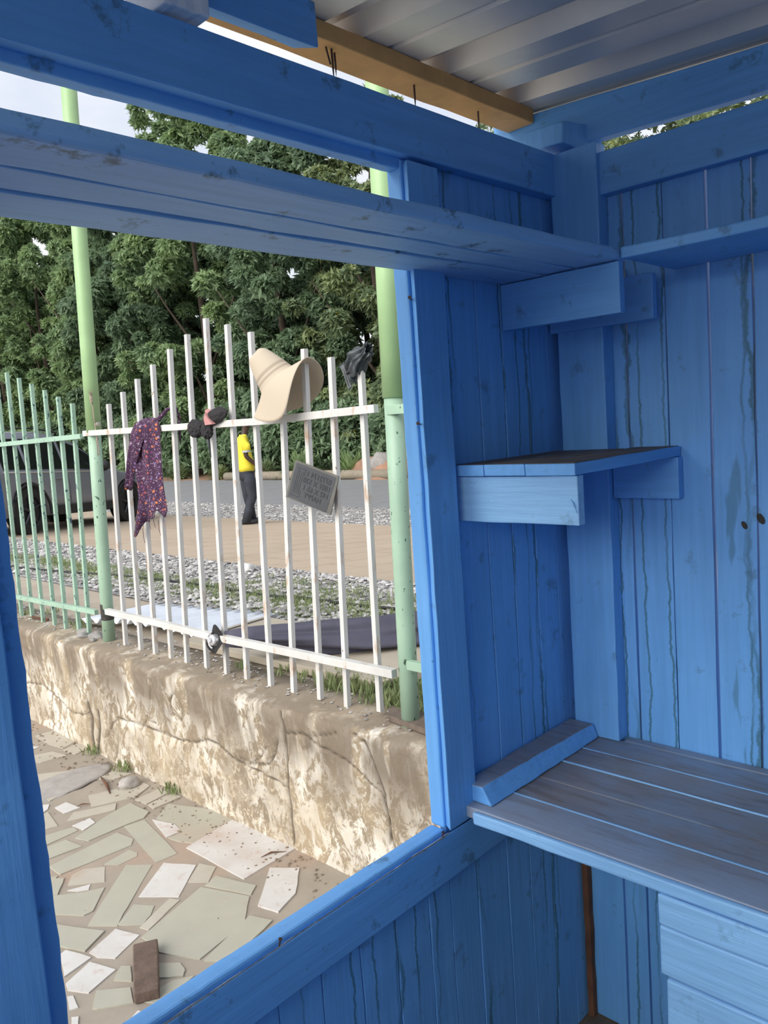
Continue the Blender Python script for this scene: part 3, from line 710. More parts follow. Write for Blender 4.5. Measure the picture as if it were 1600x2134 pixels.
# grass and weeds
def blades(name, spots, label, mat='grass', cat='weeds'):
    rr_ = random.Random(len(spots)); mb = MB()
    for (x, y, z, rad, n, h) in spots:
        for _ in range(n):
            a = rr_.uniform(0, 6.28); r_ = rad*math.sqrt(rr_.random()); px, py = x+r_*math.cos(a), y+r_*math.sin(a)
            hh = h*rr_.uniform(.4, 1); ld = rr_.uniform(0.1, 0.7)*hh; b_ = rr_.uniform(0, 6.28); w = h*0.03+0.0012
            dx, dy = math.cos(b_), math.sin(b_); ox, oy = -dy*w, dx*w
            mb.add([(px-ox, py-oy, z), (px+ox, py+oy, z), (px+dx*ld*.5+ox*1.3, py+dy*ld*.5+oy*1.3, z+hh*.65), (px+dx*ld*.5-ox*1.3, py+dy*ld*.5-oy*1.3, z+hh*.65), (px+dx*ld, py+dy*ld, z+hh)], [(0,1,2,3), (3,2,4)])
    return tag(mb.build(name, M[mat]), label, cat, None, 'stuff')
r4 = random.Random(11)
sp = [(r4.uniform(3.15, 3.75), r4.uniform(2.6, 12), gz(3.4), 0.12, 26, 0.04) for _ in range(620)]
sp += [(r4.uniform(3.3, 4.3), r4.uniform(2.6, 5.6), gz(3.8), 0.12, 26, 0.045) for _ in range(150)]
blades('grass', sp, 'strip of short green grass in the gravel behind the fence', cat='grass')
blades('grass', [(r4.uniform(2.32, 2.6), r4.uniform(2.05, 2.75), -1.2, 0.05, 22, 0.075) for _ in range(60)], 'green weeds at the fence foot beside the right post')
blades('grass', [(2.30+r4.uniform(-.02, .1), y, -1.2, 0.06, 30, 0.05) for y in (5.9, 5.75, 5.2, 5.05, 3.1, 3.35, 2.9, 2.7)], 'thin weeds between the pickets along the wall top')
for (x, y, z, lab) in ((2.05, 4.22, -1.87, 'weed sprig at the wall foot below the left green post'), (2.06, 3.72, -1.87, 'weed sprig at the wall foot right of the round stone'), (2.06, 4.62, -1.87, 'weed growing at the base of the far end of the wall')):
    blades('weed', [(x, y, z, 0.04, 26, 0.07), (x+.01, y-.05, z, 0.03, 12, 0.05)], lab)

# stones and clods
def rock(name, c, s, mat, label, cat='stone', seed=0, flat=0.6, group=None):
    bm = bmesh.new(); bmesh.ops.create_icosphere(bm, subdivisions=3, radius=1)
    mb = MB(); vs = []
    for v in bm.verts:
        q = v.co*(1+0.32*mnoise.noise(v.co*1.3+Vector((seed, 0, 0)))+0.12*mnoise.noise(v.co*4+Vector((0, seed, 0))))
        vs.append((c[0]+q.x*s[0], c[1]+q.y*s[1], c[2]+q.z*s[2]))
    mb.add(vs, [tuple(v.index for v in f.verts) for f in bm.faces]); bm.free()
    return tag(mb.build(name, mat, smooth=True), label, cat, group)
M['rock'] = simple('grey_stone', (0.34, 0.32, 0.30), 0.85, 0, 0.35, 25, 0.4)
M['cement'] = simple('cement_lump', (0.40, 0.37, 0.34), 0.9, 0, 0.2, 12, 0.4)
rock('stone', (1.98, 3.98, -1.86), (0.06, 0.05, 0.035), M['cement'], 'rounded grey stone at the foot of the wall')
rock('cement_patch', (1.70, 4.35, -1.883), (0.34, 0.17, 0.018), M['cement'], 'low lump of grey cement spilled on the paving', 'cement patch', 4)
for i, (y, x, s) in enumerate(((4.83, 2.20, .035), (4.73, 2.24, .05), (4.93, 2.25, .04), (4.66, 2.18, .02), (4.70, 2.30, .03))):
    rock('stone', (x, y, -1.195), (s, s*1.2, s*.6), M['rock'], ['brown lump of rubble left of the grey stones by the left post','grey angular stone between the last green pickets','flat pale stone behind the green pickets near the iron sheet','tiny grey stone nearest the left green post','small stone under the corner of the iron sheet'][i], 'stone', i, group=None)
rock('stone', (4.5, 6.2, gz(4.5)+.03), (0.07, 0.07, 0.05), simple('white_stone', (0.7, 0.68, 0.65), 0.8), 'white stone at the edge of the far paving', 'stone', 9)

# wood pieces
o = MB(); P = [on_plane(*s6(p), 2, GZ+0.045) for p in ((885,1495),(1050,1455),(1060,1785),(890,1828))]
o.hexa([(p.x, p.y, GZ+0.045) for p in P], [(p.x, p.y, GZ+0.004) for p in P], 2, 0.0)
blk = o.build('wood_block', simple('weathered_brown_wood', (0.15, 0.10, 0.075), 0.75, 0, 0.35, 22, 0.4), bevel=0.005); tag(blk, 'short brown block of timber lying on the stone pavement', 'wood')
o = MB(); P = [on_plane(px, py, 2, -1.17) for px, py in ((764,1494),(778,1476),(862,1452),(900,1470),(786,1514))]
P = [Vector((2.21, 2.18, 0)), Vector((2.30, 2.26, 0)), Vector((2.34, 1.90, 0)), Vector((2.17, 1.86, 0))]
o.hexa([(p.x, p.y, -1.172) for p in P], [(p.x, p.y, -1.196) for p in P], 2, 0.0)
tag(o.build('board', simple('grey_brown_board', (0.17, 0.13, 0.10), 0.8, 0, 0.3, 22, 0.3), bevel=0.002), 'grey brown board lying on the wall top beside the right post', 'wood')
o = MB(); o.tube([(2.235, 5.70, -1.185), (2.25, 5.58, -1.185), (2.26, 5.48, -1.183)], 0.010, 7)
tag(o.build('stick', M['rawdark'], smooth=True), 'short brown stick on the wall top under the green fence', 'stick')
o = MB(); o.tube([(1.93, 4.22, -1.870), (1.90, 4.10, -1.868), (1.86, 3.98, -1.873)], [.004, .009, .003], 6)
tag(o.build('dead_leaf', M['rawdark'], smooth=True), 'dry dark curled leaf by the round stone at the wall foot', 'leaf')
for (px, py, dx, lab) in ((565, 1777, .05, 'dry twig lying on the large pale paving slab'), (172, 1676, .03, 'dead leaf scrap on the paving left of the pale slabs')):
    p = on_plane(px, py, 2, GZ+0.01); o = MB()
    o.tube([(p.x-dx, p.y+dx*.2, GZ+.008), (p.x, p.y, GZ+.012), (p.x+dx, p.y-dx*.9, GZ+.008)], [.001, .004, .001], 6); tag(o.build('twig', M['rawdark']), lab, 'twig')

# corrugated sheet on the ground behind the fence
def iron_sheet():
    A = Vector((2.33, 5.12)); B = Vector((2.86, 5.05)); C_ = Vector((3.10, 3.95)); D = Vector((2.50, 3.92))
    mb = MB()
    def fn(u, v):
        p = A.lerp(D, u).lerp(B.lerp(C_, u), v)
        cut = 0.0
        return (p.x + (0.05*math.sin(u*3.1)*(1-v)), p.y, -1.165 + 0.017*math.cos(u*2*math.pi*13) + 0.02*math.sin(u*3.14)*(1-v))
    mb.grid(fn, 130, 8)
    tag(mb.build('roofing_sheet', M['zinc'], smooth=True, solid=0.001), 'silvery corrugated iron sheet lying behind the fence', 'roofing sheet')
iron_sheet()
o = MB(); o.hexa([(2.40,4.0,-1.195),(3.02,4.1,-1.195),(3.02,4.1,-1.160),(2.40,4.0,-1.160)], [(2.44,2.45,-1.195),(3.0,2.35,-1.195),(3.0,2.35,-1.150),(2.44,2.45,-1.150)], 6, .003)
tag(o.build('concrete_slab', simple('beige_board', (0.47, 0.41, 0.32), 0.85, 0, 0.1, 5, 0.1), bevel=.004), 'pale beige slab lying under the folded parasol', 'slab')
# hose
pts = [on_plane(px, py, 2, -1.225) for px, py in ((-30,1180),(40,1189),(130,1196),(240,1201),(300,1206),(380,1214),(460,1226),(560,1243),(640,1245),(720,1257),(850,1268))]
o = MB(); o.tube([(p.x, p.y, gz(p.x)+0.025) for p in pts], 0.011, 8); tag(o.build('hose', simple('black_rubber', (0.02, 0.02, 0.02), 0.5, 0, 0.2, 8, 0), smooth=True), 'thin black hose snaking over the gravel and grass', 'hose')

# ------------------------------------------------------------------ fence
XF = 2.24
def post(y, lean, label, top, zs, knobs=False):
    e = empty('fence_post', (XF, y, -1.23)); tag(e, label, 'post')
    yy = lambda z: y - lean*(z+1.23)
    a = MB(); a.tube([(XF, yy(z), z) for z in (-1.23, -0.8, -0.3, zs+.02)], 0.0375, 28); a.build('lower_tube', M['green_low'], e, smooth=False)
    a = MB(); a.tube([(XF, yy(z), z) for z in (zs, zs+.5, top)], 0.0425, 28); a.build('upper_tube', M['green_up'], e)
    return e, yy
pl, yl = post(4.57, 0.080, 'tall pale green post between the green and the white fence', 3.4, 0.075)
pr, yr = post(2.085, 0.022, 'tall pale green post at the right end of the white fence', 3.4, 0.098)
for o in list(SC.collection.objects):
    if o.name.startswith(('lower_tube', 'upper_tube')):
        for p in o.data.polygons: p.use_smooth = len(p.vertices) == 4
a = MB(); a.tube([(XF, yl(-1.06), -1.065), (XF, yl(-1.0), -0.965)], 0.0385, 28); a.build('scorched_band', M['char'], pl)
a = MB(); a.tube([(XF+.01, 4.36, 1.3), (XF+.01, 4.28, 3.4)], 0.006, 8); a.build('wire', simple('pale_cable', (0.55, 0.55, 0.5), 0.6, bmp=0), pl)
# insulator and rope on the left post
o = MB(); yk = yl(0.12)-0.04
o.tube([(XF-.01, yk+.005, .122), (XF-.01, yk-.045, .118)], 0.005, 8); o.lathe((XF-.01, yk-.028, .119), (0,-1,0), [(.001,0),(.012,0),(.012,.008),(.007,.012),(.012,.016),(.012,.022),(.001,.024)], 14)
o.build('insulator', simple('grey_ceramic', (0.35, 0.34, 0.28), 0.5, bmp=0), pl, smooth=False)
M['rope'] = simple('dirty_pink_rope', (0.48, 0.36, 0.30), 0.9, 0, 0.3, 60, 0.3)
e = empty('rope', (XF-.015, yk-.03, -0.07)); tag(e, 'frayed pinkish rope tied to the side of the left green post', 'rope')
x_ = XF-.025
o = MB()
o.tube([(x_, yk-.028, .125), (x_, yk-.022, .17), (x_, yk-.025, .22), (x_, yk-.012, .235), (x_, yk-.012, .27), (x_, yk-.028, .29), (x_, yk-.026, .255), (x_, yk-.010, .24), (x_, yk-.006, .30)], .0028, 8)
o.tube([(x_, yk-.028, .125), (x_, yk-.030, .06), (x_, yk-.022, -.065)], .0025, 8); o.tube([(x_, yk-.028, .125), (x_, yk-.034, .05), (x_, yk-.046, -.058)], .0025, 8)
o.build('cord', M['rope'], e, smooth=True)
o = MB(); r5 = random.Random(2)
for _ in range(40):
    a0 = Vector((x_, yk-.008, .29)); d = Vector((r5.uniform(-.3, .3), r5.uniform(-.8, .9), r5.uniform(.1, 1))).normalized()*r5.uniform(.02, .045)
    o.tube([a0, a0+d*.6, a0+d+Vector((0, r5.uniform(-.008, .008), 0))], .0006, 4)
o.build('frayed_end', M['rope'], e)

def picket(parent, y0, y1, z0, z1, mat):
    w = 0.0115
    b_ = MB(); b_.hexa([(XF-w,y0-w,z0),(XF+w,y0-w,z0),(XF+w,y0+w,z0),(XF-w,y0+w,z0)], [(XF-w,y1-w,z1),(XF+w,y1-w,z1),(XF+w,y1+w,z1),(XF-w,y1+w,z1)], 2, 0)
    b_.build('picket', mat, parent, bevel=0.0012)
def rail(parent, pts, hx, hz_, mat, name='rail'):
    b_ = MB()
    b_.loft([[(x-hx,y,z-hz_),(x+hx,y,z-hz_),(x+hx,y,z+hz_),(x-hx,y,z+hz_)] for x, y, z in pts]); return b_.build(name, mat, parent, bevel=0.0015)
W = [((4.254,.226),(4.363,-1.200)),((4.081,.280),(4.186,-1.205)),((3.913,.336),(4.025,-1.205)),((3.743,.395),(3.859,-1.208)),((3.566,.454),(3.700,-1.21)),((3.398,.506),(3.512,-1.21)),((3.228,.559),(3.335,-1.21)),
     ((3.062,.508),(3.165,-1.21)),((2.893,.452),(2.977,-1.205)),((2.700,.30),(2.808,-1.205)),((2.543,.337),(2.624,-1.20)),((2.383,.285),(2.450,-1.20)),((2.218,.215),(2.252,-1.18))]
wf = empty('picket_fence', (XF, 3.3, -1.21)); tag(wf, 'white painted steel picket fence panel with an arched top', 'fence')
for (t, b_) in W: picket(wf, b_[0], t[0], b_[1], t[1], M['whitesteel'])
XR_ = 2.213
rail(wf, [(XR_, 4.53, .072), (XR_, 3.9, .064), (XR_, 2.8, .052), (XR_, 2.3, .060), (XR_, 2.125, .062)], 0.014, 0.016, M['whitesteel'])
rail(wf, [(XR_, 4.50, -1.003), (XR_, 3.95, -1.002), (XR_, 3.42, -1.008), (XR_, 2.9, -1.000), (XR_, 2.13, -0.990)], 0.016, 0.017, M['whitesteel'])
gf = empty('picket_fence', (XF, 5.6, -1.23)); tag(gf, 'mint green steel picket fence panel left of the left post', 'fence')
Gt = [(4.700,.260,4.86),(4.882,.314,5.00),(5.061,.370,5.19),(5.248,.426,5.36),(5.431,.480,5.545),(5.616,.535,5.725),(5.80,.59,5.91),(5.98,.55,6.09),(6.16,.49,6.27),(6.34,.43,6.45),(6.52,.37,6.63),(6.7,.31,6.81),(6.88,.25,6.99)]
for (yt, zt_, yb) in Gt: picket(gf, yb-.03, yt, -1.225, zt_, M['green_rail'])
rail(gf, [(XR_, 7.1, .045), (XR_, 5.85, .050), (XR_, 4.57, .058)], 0.013, 0.015, M['green_rail'])
rail(gf, [(XR_, 7.1, -1.05), (XR_, 5.93, -1.050), (XR_, 4.64, -1.025)], 0.013, 0.015, M['green_rail'])
g3 = empty('picket_fence', (XF, 1.3, -1.2)); tag(g3, 'green fence rails just visible beyond the right post at the window jamb', 'fence')
rail(g3, [(XR_, 2.06, .052), (XR_, 0.9, .052)], 0.013, 0.018, M['green_low']); rail(g3, [(XR_, 2.05, -.94), (XR_, 0.9, -.94)], 0.013, 0.018, M['green_low'])
for i in range(6): picket(g3, 1.88-i*.17, 1.88-i*.17, -1.2, .25+.05*i, M['green_rail'])

# ------------------------------------------------------------------ things hung on the fence
def mat_floral():
    mt, N, L, b = new_mat('purple_floral_cloth')
    v = N.new('ShaderNodeTexVoronoi'); v.inputs['Scale'].default_value = 52; L.new(pos(N, L, (1, 1, 1)), v.inputs['Vector'])
    sc = N.new('ShaderNodeSeparateColor'); L.new(v.outputs['Color'], sc.inputs[0])
    pal = ramp(N, L, sc.outputs[0], [(0.0, (0.055, 0.02, 0.06)), (0.35, (0.13, 0.035, 0.10)), (0.5, (0.35, 0.08, 0.07)), (0.62, (0.16, 0.10, 0.22)), (0.78, (0.55, 0.16, 0.05)), (0.88, (0.30, 0.22, 0.30))])
    for e in pal.node.color_ramp.elements: pass
    pal.node.color_ramp.interpolation = 'CONSTANT'
    m1 = ramp(N, L, v.outputs['Distance'], [(0.28, 1), (0.42, 0)])
    c = mixc(N, L, m1, (0.05, 0.018, 0.05), pal)
    v2 = N.new('ShaderNodeTexVoronoi'); v2.inputs['Scale'].default_value = 110; L.new(pos(N, L, (1, 1, 1)), v2.inputs['Vector'])
    c = mixc(N, L, ramp(N, L, v2.outputs['Distance'], [(0.16, 0.85), (0.27, 0)]), c, (0.52, 0.38, 0.48))
    L.new(c, b.inputs['Base Color']); b.inputs['Roughness'].default_value = 0.9
    return mt
M['floral'] = mat_floral()
def scarf():
    e = empty('headscarf', (2.19, 3.85, -0.51)); tag(e, 'torn purple floral cloth draped over the upper rail of the white fence', 'cloth')
    # main hanging sheet: outline in (y, z) from top to torn bottom
    rows = [(.105,3.80,3.68),(.09,3.86,3.655),(.05,3.875,3.65),(0.0,3.885,3.665),(-.08,3.90,3.68),(-.16,3.905,3.685),(-.24,3.895,3.68),(-.30,3.90,3.668),(-.36,3.93,3.655),(-.40,3.955,3.655)]
    mb = MB(); n = 26; vs = []
    bot = lambda u: -.40 - (.115*(1-min(1, u*2.6))**1.0 if u < .40 else 0) - .02*math.sin(u*23) + (.015 if u > .5 else 0) - (.03 if .42 < u < .5 else 0)
    R_ = len(rows)
    for i, (z, ya, yb) in enumerate(rows):
        for j in range(n):
            u = j/(n-1); y = lerp(ya, yb, u)
            fold = .012*math.sin(u*9+z*4)+.007*math.sin(u*21+z*9)
            zz_ = z if i < R_-1 else bot(u)
            if i == R_-1 and u < .2: y += .05*(1-u/.2)
            if i == 0: x = 2.20
            else: x = 2.186 + fold - .004
            vs.append((x, y, zz_))
    mb.add(vs, [(i*n+j, i*n+j+1, (i+1)*n+j+1, (i+1)*n+j) for i in range(R_-1) for j in range(n-1)])
    mb.build('hanging_sheet', M['floral'], e, smooth=True, solid=.002)
    # folded flap over the rail at the left
    rows = [(.098,3.865,3.70,2.23),(.112,3.87,3.70,2.205),(.10,3.895,3.72,2.183),(.05,3.925,3.775,2.172),(-.02,3.945,3.83,2.168),(-.10,3.975,3.885,2.166),(-.18,4.00,3.93,2.168),(-.235,4.03,3.955,2.172),(-.262,4.035,3.985,2.176)]
    mb = MB(); vs = []; n = 14
    for (z, ya, yb, x) in rows:
        for j in range(n):
            u = j/(n-1); vs.append((x+.010*math.sin(u*8+z*6), lerp(ya, yb, u), z+.01*math.sin(u*3.14)))
    mb.add(vs, [(i*n+j, i*n+j+1, (i+1)*n+j+1, (i+1)*n+j) for i in range(len(rows)-1) for j in range(n-1)])
    mb.build('folded_flap', M['floral'], e, smooth=True, solid=.002)
    # loose tail twisted behind the fence
    mb = MB(); mb.tube([(2.205, 3.70, .10), (2.25, 3.665, .155), (2.27, 3.615, .17), (2.275, 3.598, .12), (2.272, 3.60, .04), (2.272, 3.605, -.03)], [.012, .010, .008, .007, .006, .002], 8)
    mb.build('twisted_tail', M['floral'], e, smooth=True)
    for y, z in ((3.925,-.52),(3.85,-.44),(3.80,-.43),(3.755,-.47),(3.70,-.42)):
        mb = MB(); mb.tube([(2.186, y, z+.05), (2.187, y+.004, z), (2.186, y-.008, z-.03)], .0014, 5); mb.build('loose_thread', M['floral'], e)
scarf()

def crumple(name, c, s, mat, seed, rot=(0,0,0), sub=4, amp=.45, fr=2.2):
    bm = bmesh.new(); bmesh.ops.create_icosphere(bm, subdivisions=sub, radius=1); mb = MB(); vs = []
    Rm = Matrix.Rotation(rot[0], 3, 'X') @ Matrix.Rotation(rot[1], 3, 'Y') @ Matrix.Rotation(rot[2], 3, 'Z')
    for v in bm.verts:
        d = 1-2*abs(mnoise.noise(v.co*fr+Vector((seed, 1, 2)))); d2 = 1-2*abs(mnoise.noise(v.co*fr*2.3+Vector((seed, 5, 2))))
        q = v.co*(0.75+amp*d*.6+amp*.3*d2)
        q = Rm @ Vector((q.x*s[0], q.y*s[1], q.z*s[2])); vs.append((c[0]+q.x, c[1]+q.y, c[2]+q.z))
    mb.add(vs, [tuple(v.index for v in f.verts) for f in bm.faces]); bm.free()
    return mb
M['blackcloth'] = simple('black_cloth', (0.022, 0.020, 0.022), 0.85, 0, 0.3, 30, 0.3)
M['pinkcloth'] = simple('pink_lining', (0.50, 0.24, 0.23), 0.85, 0, 0.1, 30, 0.1)
M['bag'] = simple('dark_grey_plastic', (0.055, 0.065, 0.07), 0.42, 0, 0.3, 30, 0.2)
e = empty('cloth_bundle', (2.2, 3.22, -.03)); tag(e, 'crumpled black cloth with pink lining knotted over the fence rail', 'cloth')
crumple('a', (2.196, 3.335, .045), (.03, .062, .050), M['blackcloth'], 1, sub=5, amp=.28, fr=1.5).build('cloth_fold', M['blackcloth'], e, smooth=True)
crumple('a', (2.190, 3.160, .092), (.026, .118, .042), M['blackcloth'], 4, (-.22,0,0), 5, .22, 1.2).build('cloth_fold', M['blackcloth'], e, smooth=True)
crumple('a', (2.190, 3.235, .030), (.024, .045, .045), M['blackcloth'], 8, sub=5, amp=.28, fr=1.5).build('cloth_fold', M['blackcloth'], e, smooth=True)
q = [on_plane(px, py, 0, 2.158) for px, py in ((426, 861), (424, 874), (427, 886), (442, 884), (434, 874))]
mb = MB(); mb.v = [tuple(p) for p in q]+[(p.x+.02, p.y, p.z) for p in q]; mb.f = [(0,1,2,3,4), (9,8,7,6,5)]+[(i, (i+1) % 5, 5+(i+1) % 5, 5+i) for i in range(5)]; mb.m = [0]*7
mb.build('lining', M['pinkcloth'], e)
q = [on_plane(px, py, 0, 2.21) for px, py in ((426, 856), (431, 852), (440, 854), (444, 862), (430, 864))]
mb = MB(); mb.v = [tuple(p) for p in q]+[(p.x+.006, p.y, p.z) for p in q]; mb.f = [(0,1,2,3,4), (9,8,7,6,5)]+[(i, (i+1) % 5, 5+(i+1) % 5, 5+i) for i in range(5)]; mb.m = [0]*7
mb.build('lining', M['pinkcloth'], e)
mb = MB(); mb.tube([(2.195, 3.245, .02), (2.195, 3.235, -.04), (2.197, 3.232, -.10)], [.012, .007, .002], 7); mb.build('loose_tail', M['bag'], e, smooth=True)

def plastic_bag():
    e = empty('plastic_bag', (2.23, 2.24, .17)); tag(e, 'dark grey plastic bag snagged on the picket next to the right post', 'bag')
    mb = MB()
    def fn(u, v):
        a = u*2*math.pi; t = v
        r_ = .018 + .03*math.sin(min(1, t*1.2)*3.0)*(1+.35*math.sin(a*5+t*3)) + .008*math.sin(a*9+t*7)
        ax = Vector((0.0, -.115, .075))*(t-.35)
        p = Vector((2.232, 2.235, .245)) + ax + Vector((.8*math.cos(a)*r_, .25*math.sin(a)*r_, math.sin(a)*r_*.9))
        p += mnoise.noise_vector(Vector((a, t*4, 3)))*.014
        return p
    mb.grid(fn, 56, 22, True); mb.build('crumpled_film', M['bag'], e, smooth=True, solid=.0008)
    mb = MB()
    def fn2(u, v):
        return (2.232+.012*math.sin(u*9), lerp(2.335, 2.245, u)-.05*v*(1-u), lerp(.24, .155, v)+.03*u+.012*math.sin(u*7+v*5))
    mb.grid(fn2, 16, 10); mb.build('hanging_film', M['bag'], e, smooth=True, solid=.0008)
plastic_bag()

# sign plate on the pickets
def sign():
    x = 2.196
    c = [Vector((x, 2.604, -.124)), Vector((x, 2.344, -.197)), Vector((x, 2.411, -.356)), Vector((x, 2.692, -.284))]
    e = empty('sign_plate', (x, 2.51, -.356)); tag(e, 'tilted grey placard with faint reversed lettering hanging on the white pickets', 'sign')
    mb = MB(); mb.hexa([(x-.002, p.y, p.z) for p in c], [(x+.002, p.y, p.z) for p in c], 1, 0); mb.build('plate', simple('grey_plate_edge', (0.13, 0.125, 0.11), 0.6, bmp=0), e)
    ctr = sum(c, Vector())/4
    ux = (c[1]-c[0]).normalized(); uz = (c[0]-c[3]).normalized(); w = (c[1]-c[0]).length; h_ = (c[0]-c[3]).length
    O = c[0]
    def P(u, v, dx): return O + ux*u*w - uz*v*h_ + Vector((dx, 0, 0))
    mb = MB(); q = [P(.045,.05,-.0028), P(.965,.05,-.0028), P(.965,.96,-.0028), P(.045,.96,-.0028)]
    mb.hexa(q, [p+Vector((.0006,0,0)) for p in q], 1, 0); mb.build('face', simple('slate_grey_face', (0.062, 0.066, 0.072), 0.6, bmp=0), e)
    ink = simple('dark_ink', (0.030, 0.033, 0.040), 0.6, bmp=0)
    mb = MB()
    for (u0, v0, u1, v1) in ((.10,.14,.30,.155),(.09,.86,.30,.875),(.29,.14,.30,.30),(.29,.70,.30,.86),(.13,.18,.14,.80),(.17,.20,.18,.80),(.21,.25,.22,.78),(.25,.20,.262,.80)):
        q = [P(u0,v0,-.0034), P(u1,v0,-.0034), P(u1,v1,-.0034), P(u0,v1,-.0034)]; mb.hexa(q, [p+Vector((.0005,0,0)) for p in q], 1, 0)
    mb.build('printed_frame', ink, e)
    for (txt, u, v) in (('0772174 1', .90, .22), ('1801 X 520', .93, .40), ('142 X 65 1', .93, .58), ('HAPPY', .80, .76)):
        cu = bpy.data.curves.new('lettering', 'FONT'); cu.body = txt; cu.size = .036; cu.extrude = .0003; cu.align_x = 'LEFT'; cu.align_y = 'CENTER'
        t = bpy.data.objects.new('tmp', cu); SC.collection.objects.link(t)
        dg = bpy.context.evaluated_depsgraph_get(); me = bpy.data.meshes.new_from_object(t.evaluated_get(dg)); bpy.data.objects.remove(t)
        nm = bpy.data.objects.new('lettering', me); SC.collection.objects.link(nm); me.materials.append(ink)
        # mirrored: the text runs from right to left as seen from the kiosk
        mt = Matrix.Identity(4); p = P(u, v, -.0036)
        for i in range(3): mt[i][0] = -ux[i]; mt[i][1] = uz[i]; mt[i][2] = (1 if i == 0 else 0)
        me.transform(mt.to_3x3().to_4x4())
        nm.parent = e; wl = p+Vector((0,0,H)); nm.location = wl-WL[e.name]; WL[nm.name] = wl
sign()

# straw hat
def straw():
    mt, N, L, b = new_mat('woven_straw')
    at = N.new('ShaderNodeAttribute'); at.attribute_name = 'weave'
    sp = N.new('ShaderNodeSeparateXYZ'); L.new(at.outputs['Vector'], sp.inputs[0])
    w = math_(N, L, 'SINE', math_(N, L, 'MULTIPLY', sp.outputs['X'], 1300.0))
    w2 = math_(N, L, 'SINE', math_(N, L, 'MULTIPLY', sp.outputs['Y'], 260.0))
    c = mixc(N, L, ramp(N, L, w, [(0.2, 0), (0.8, 1)]), (0.47, 0.39, 0.29), (0.58, 0.495, 0.385))
    band = ramp(N, L, sp.outputs['X'], [(0.150, 0), (0.153, 1), (0.160, 1), (0.163, 0), (0.170, 0), (0.172, 1), (0.177, 1), (0.179, 0)])
    c = mixc(N, L, math_(N, L, 'MULTIPLY', band, 0.75), c, (0.30, 0.24, 0.18))
    L.new(c, b.inputs['Base Color']); b.inputs['Roughness'].default_value = 0.8
    bump(N, L, b, math_(N, L, 'ADD', w, math_(N, L, 'MULTIPLY', w2, .4)), 0.15, 0.001)
    return mt
def hat():
    e = empty('straw_hat', (2.2, 2.66, .06)); tag(e, 'beige woven straw sun hat with a bent brim hung on the fence pickets', 'hat')
    mb = MB(); NU, NV = 72, 40; att = []
    # profile arc length s: crown top 0 -> crown side -> brim edge
    ax = Vector((-0.30, 0.50, 0.81)).normalized()       # crown axis, up and to the left, a little towards the kiosk
    e2 = Vector((0.05, -0.80, 0.52)); e2 = (e2 - ax*e2.dot(ax)).normalized()   # up and to the right in the picture
    e1 = e2.cross(ax).normalized()
    C0 = Vector((2.185, 2.665, .215))
    vs = []
    for i in range(NU):
        a = 2*math.pi*i/NU; ca, sa = math.cos(a), math.sin(a)
        for j in range(NV):
            t = j/(NV-1)
            if t < .25: r_ = .042*(t/.25); h_ = .158 - .030*(1-(t/.25)**2)*abs(sa)**.5 - .012*(t/.25)**3
            elif t < .6:
                q = (t-.25)/.35; r_ = .042+.048*q**.75; h_ = .146-.146*q
            else:
                q = (t-.6)/.4; r_ = .090+.105*q; h_ = -.03*q
                # brim droops at the far sides and stands up towards e2
                h_ += .055*q*q*max(0, ca)**1.5*0 - .115*q**1.3*abs(sa)**1.6 + .01*math.sin(a*3)*q
                r_ -= .045*q*abs(sa)**2
            s_ = t*.32
            p = C0 + e2*(ca*r_*1.0) + e1*(sa*r_*.92) + ax*h_
            vs.append(p); att.append((s_, a*.09, 0))
    fs = [(i*NV+j, ((i+1) % NU)*NV+j, ((i+1) % NU)*NV+j+1, i*NV+j+1) for i in range(NU) for j in range(NV-1)]
    mb.add(vs, fs)
    o = mb.build('hat_body', straw(), e, smooth=True, solid=.003)
    at = o.data.attributes.new('weave', 'FLOAT_VECTOR', 'POINT'); at.data.foreach_set('vector', [c for v in att for c in v])
hat()

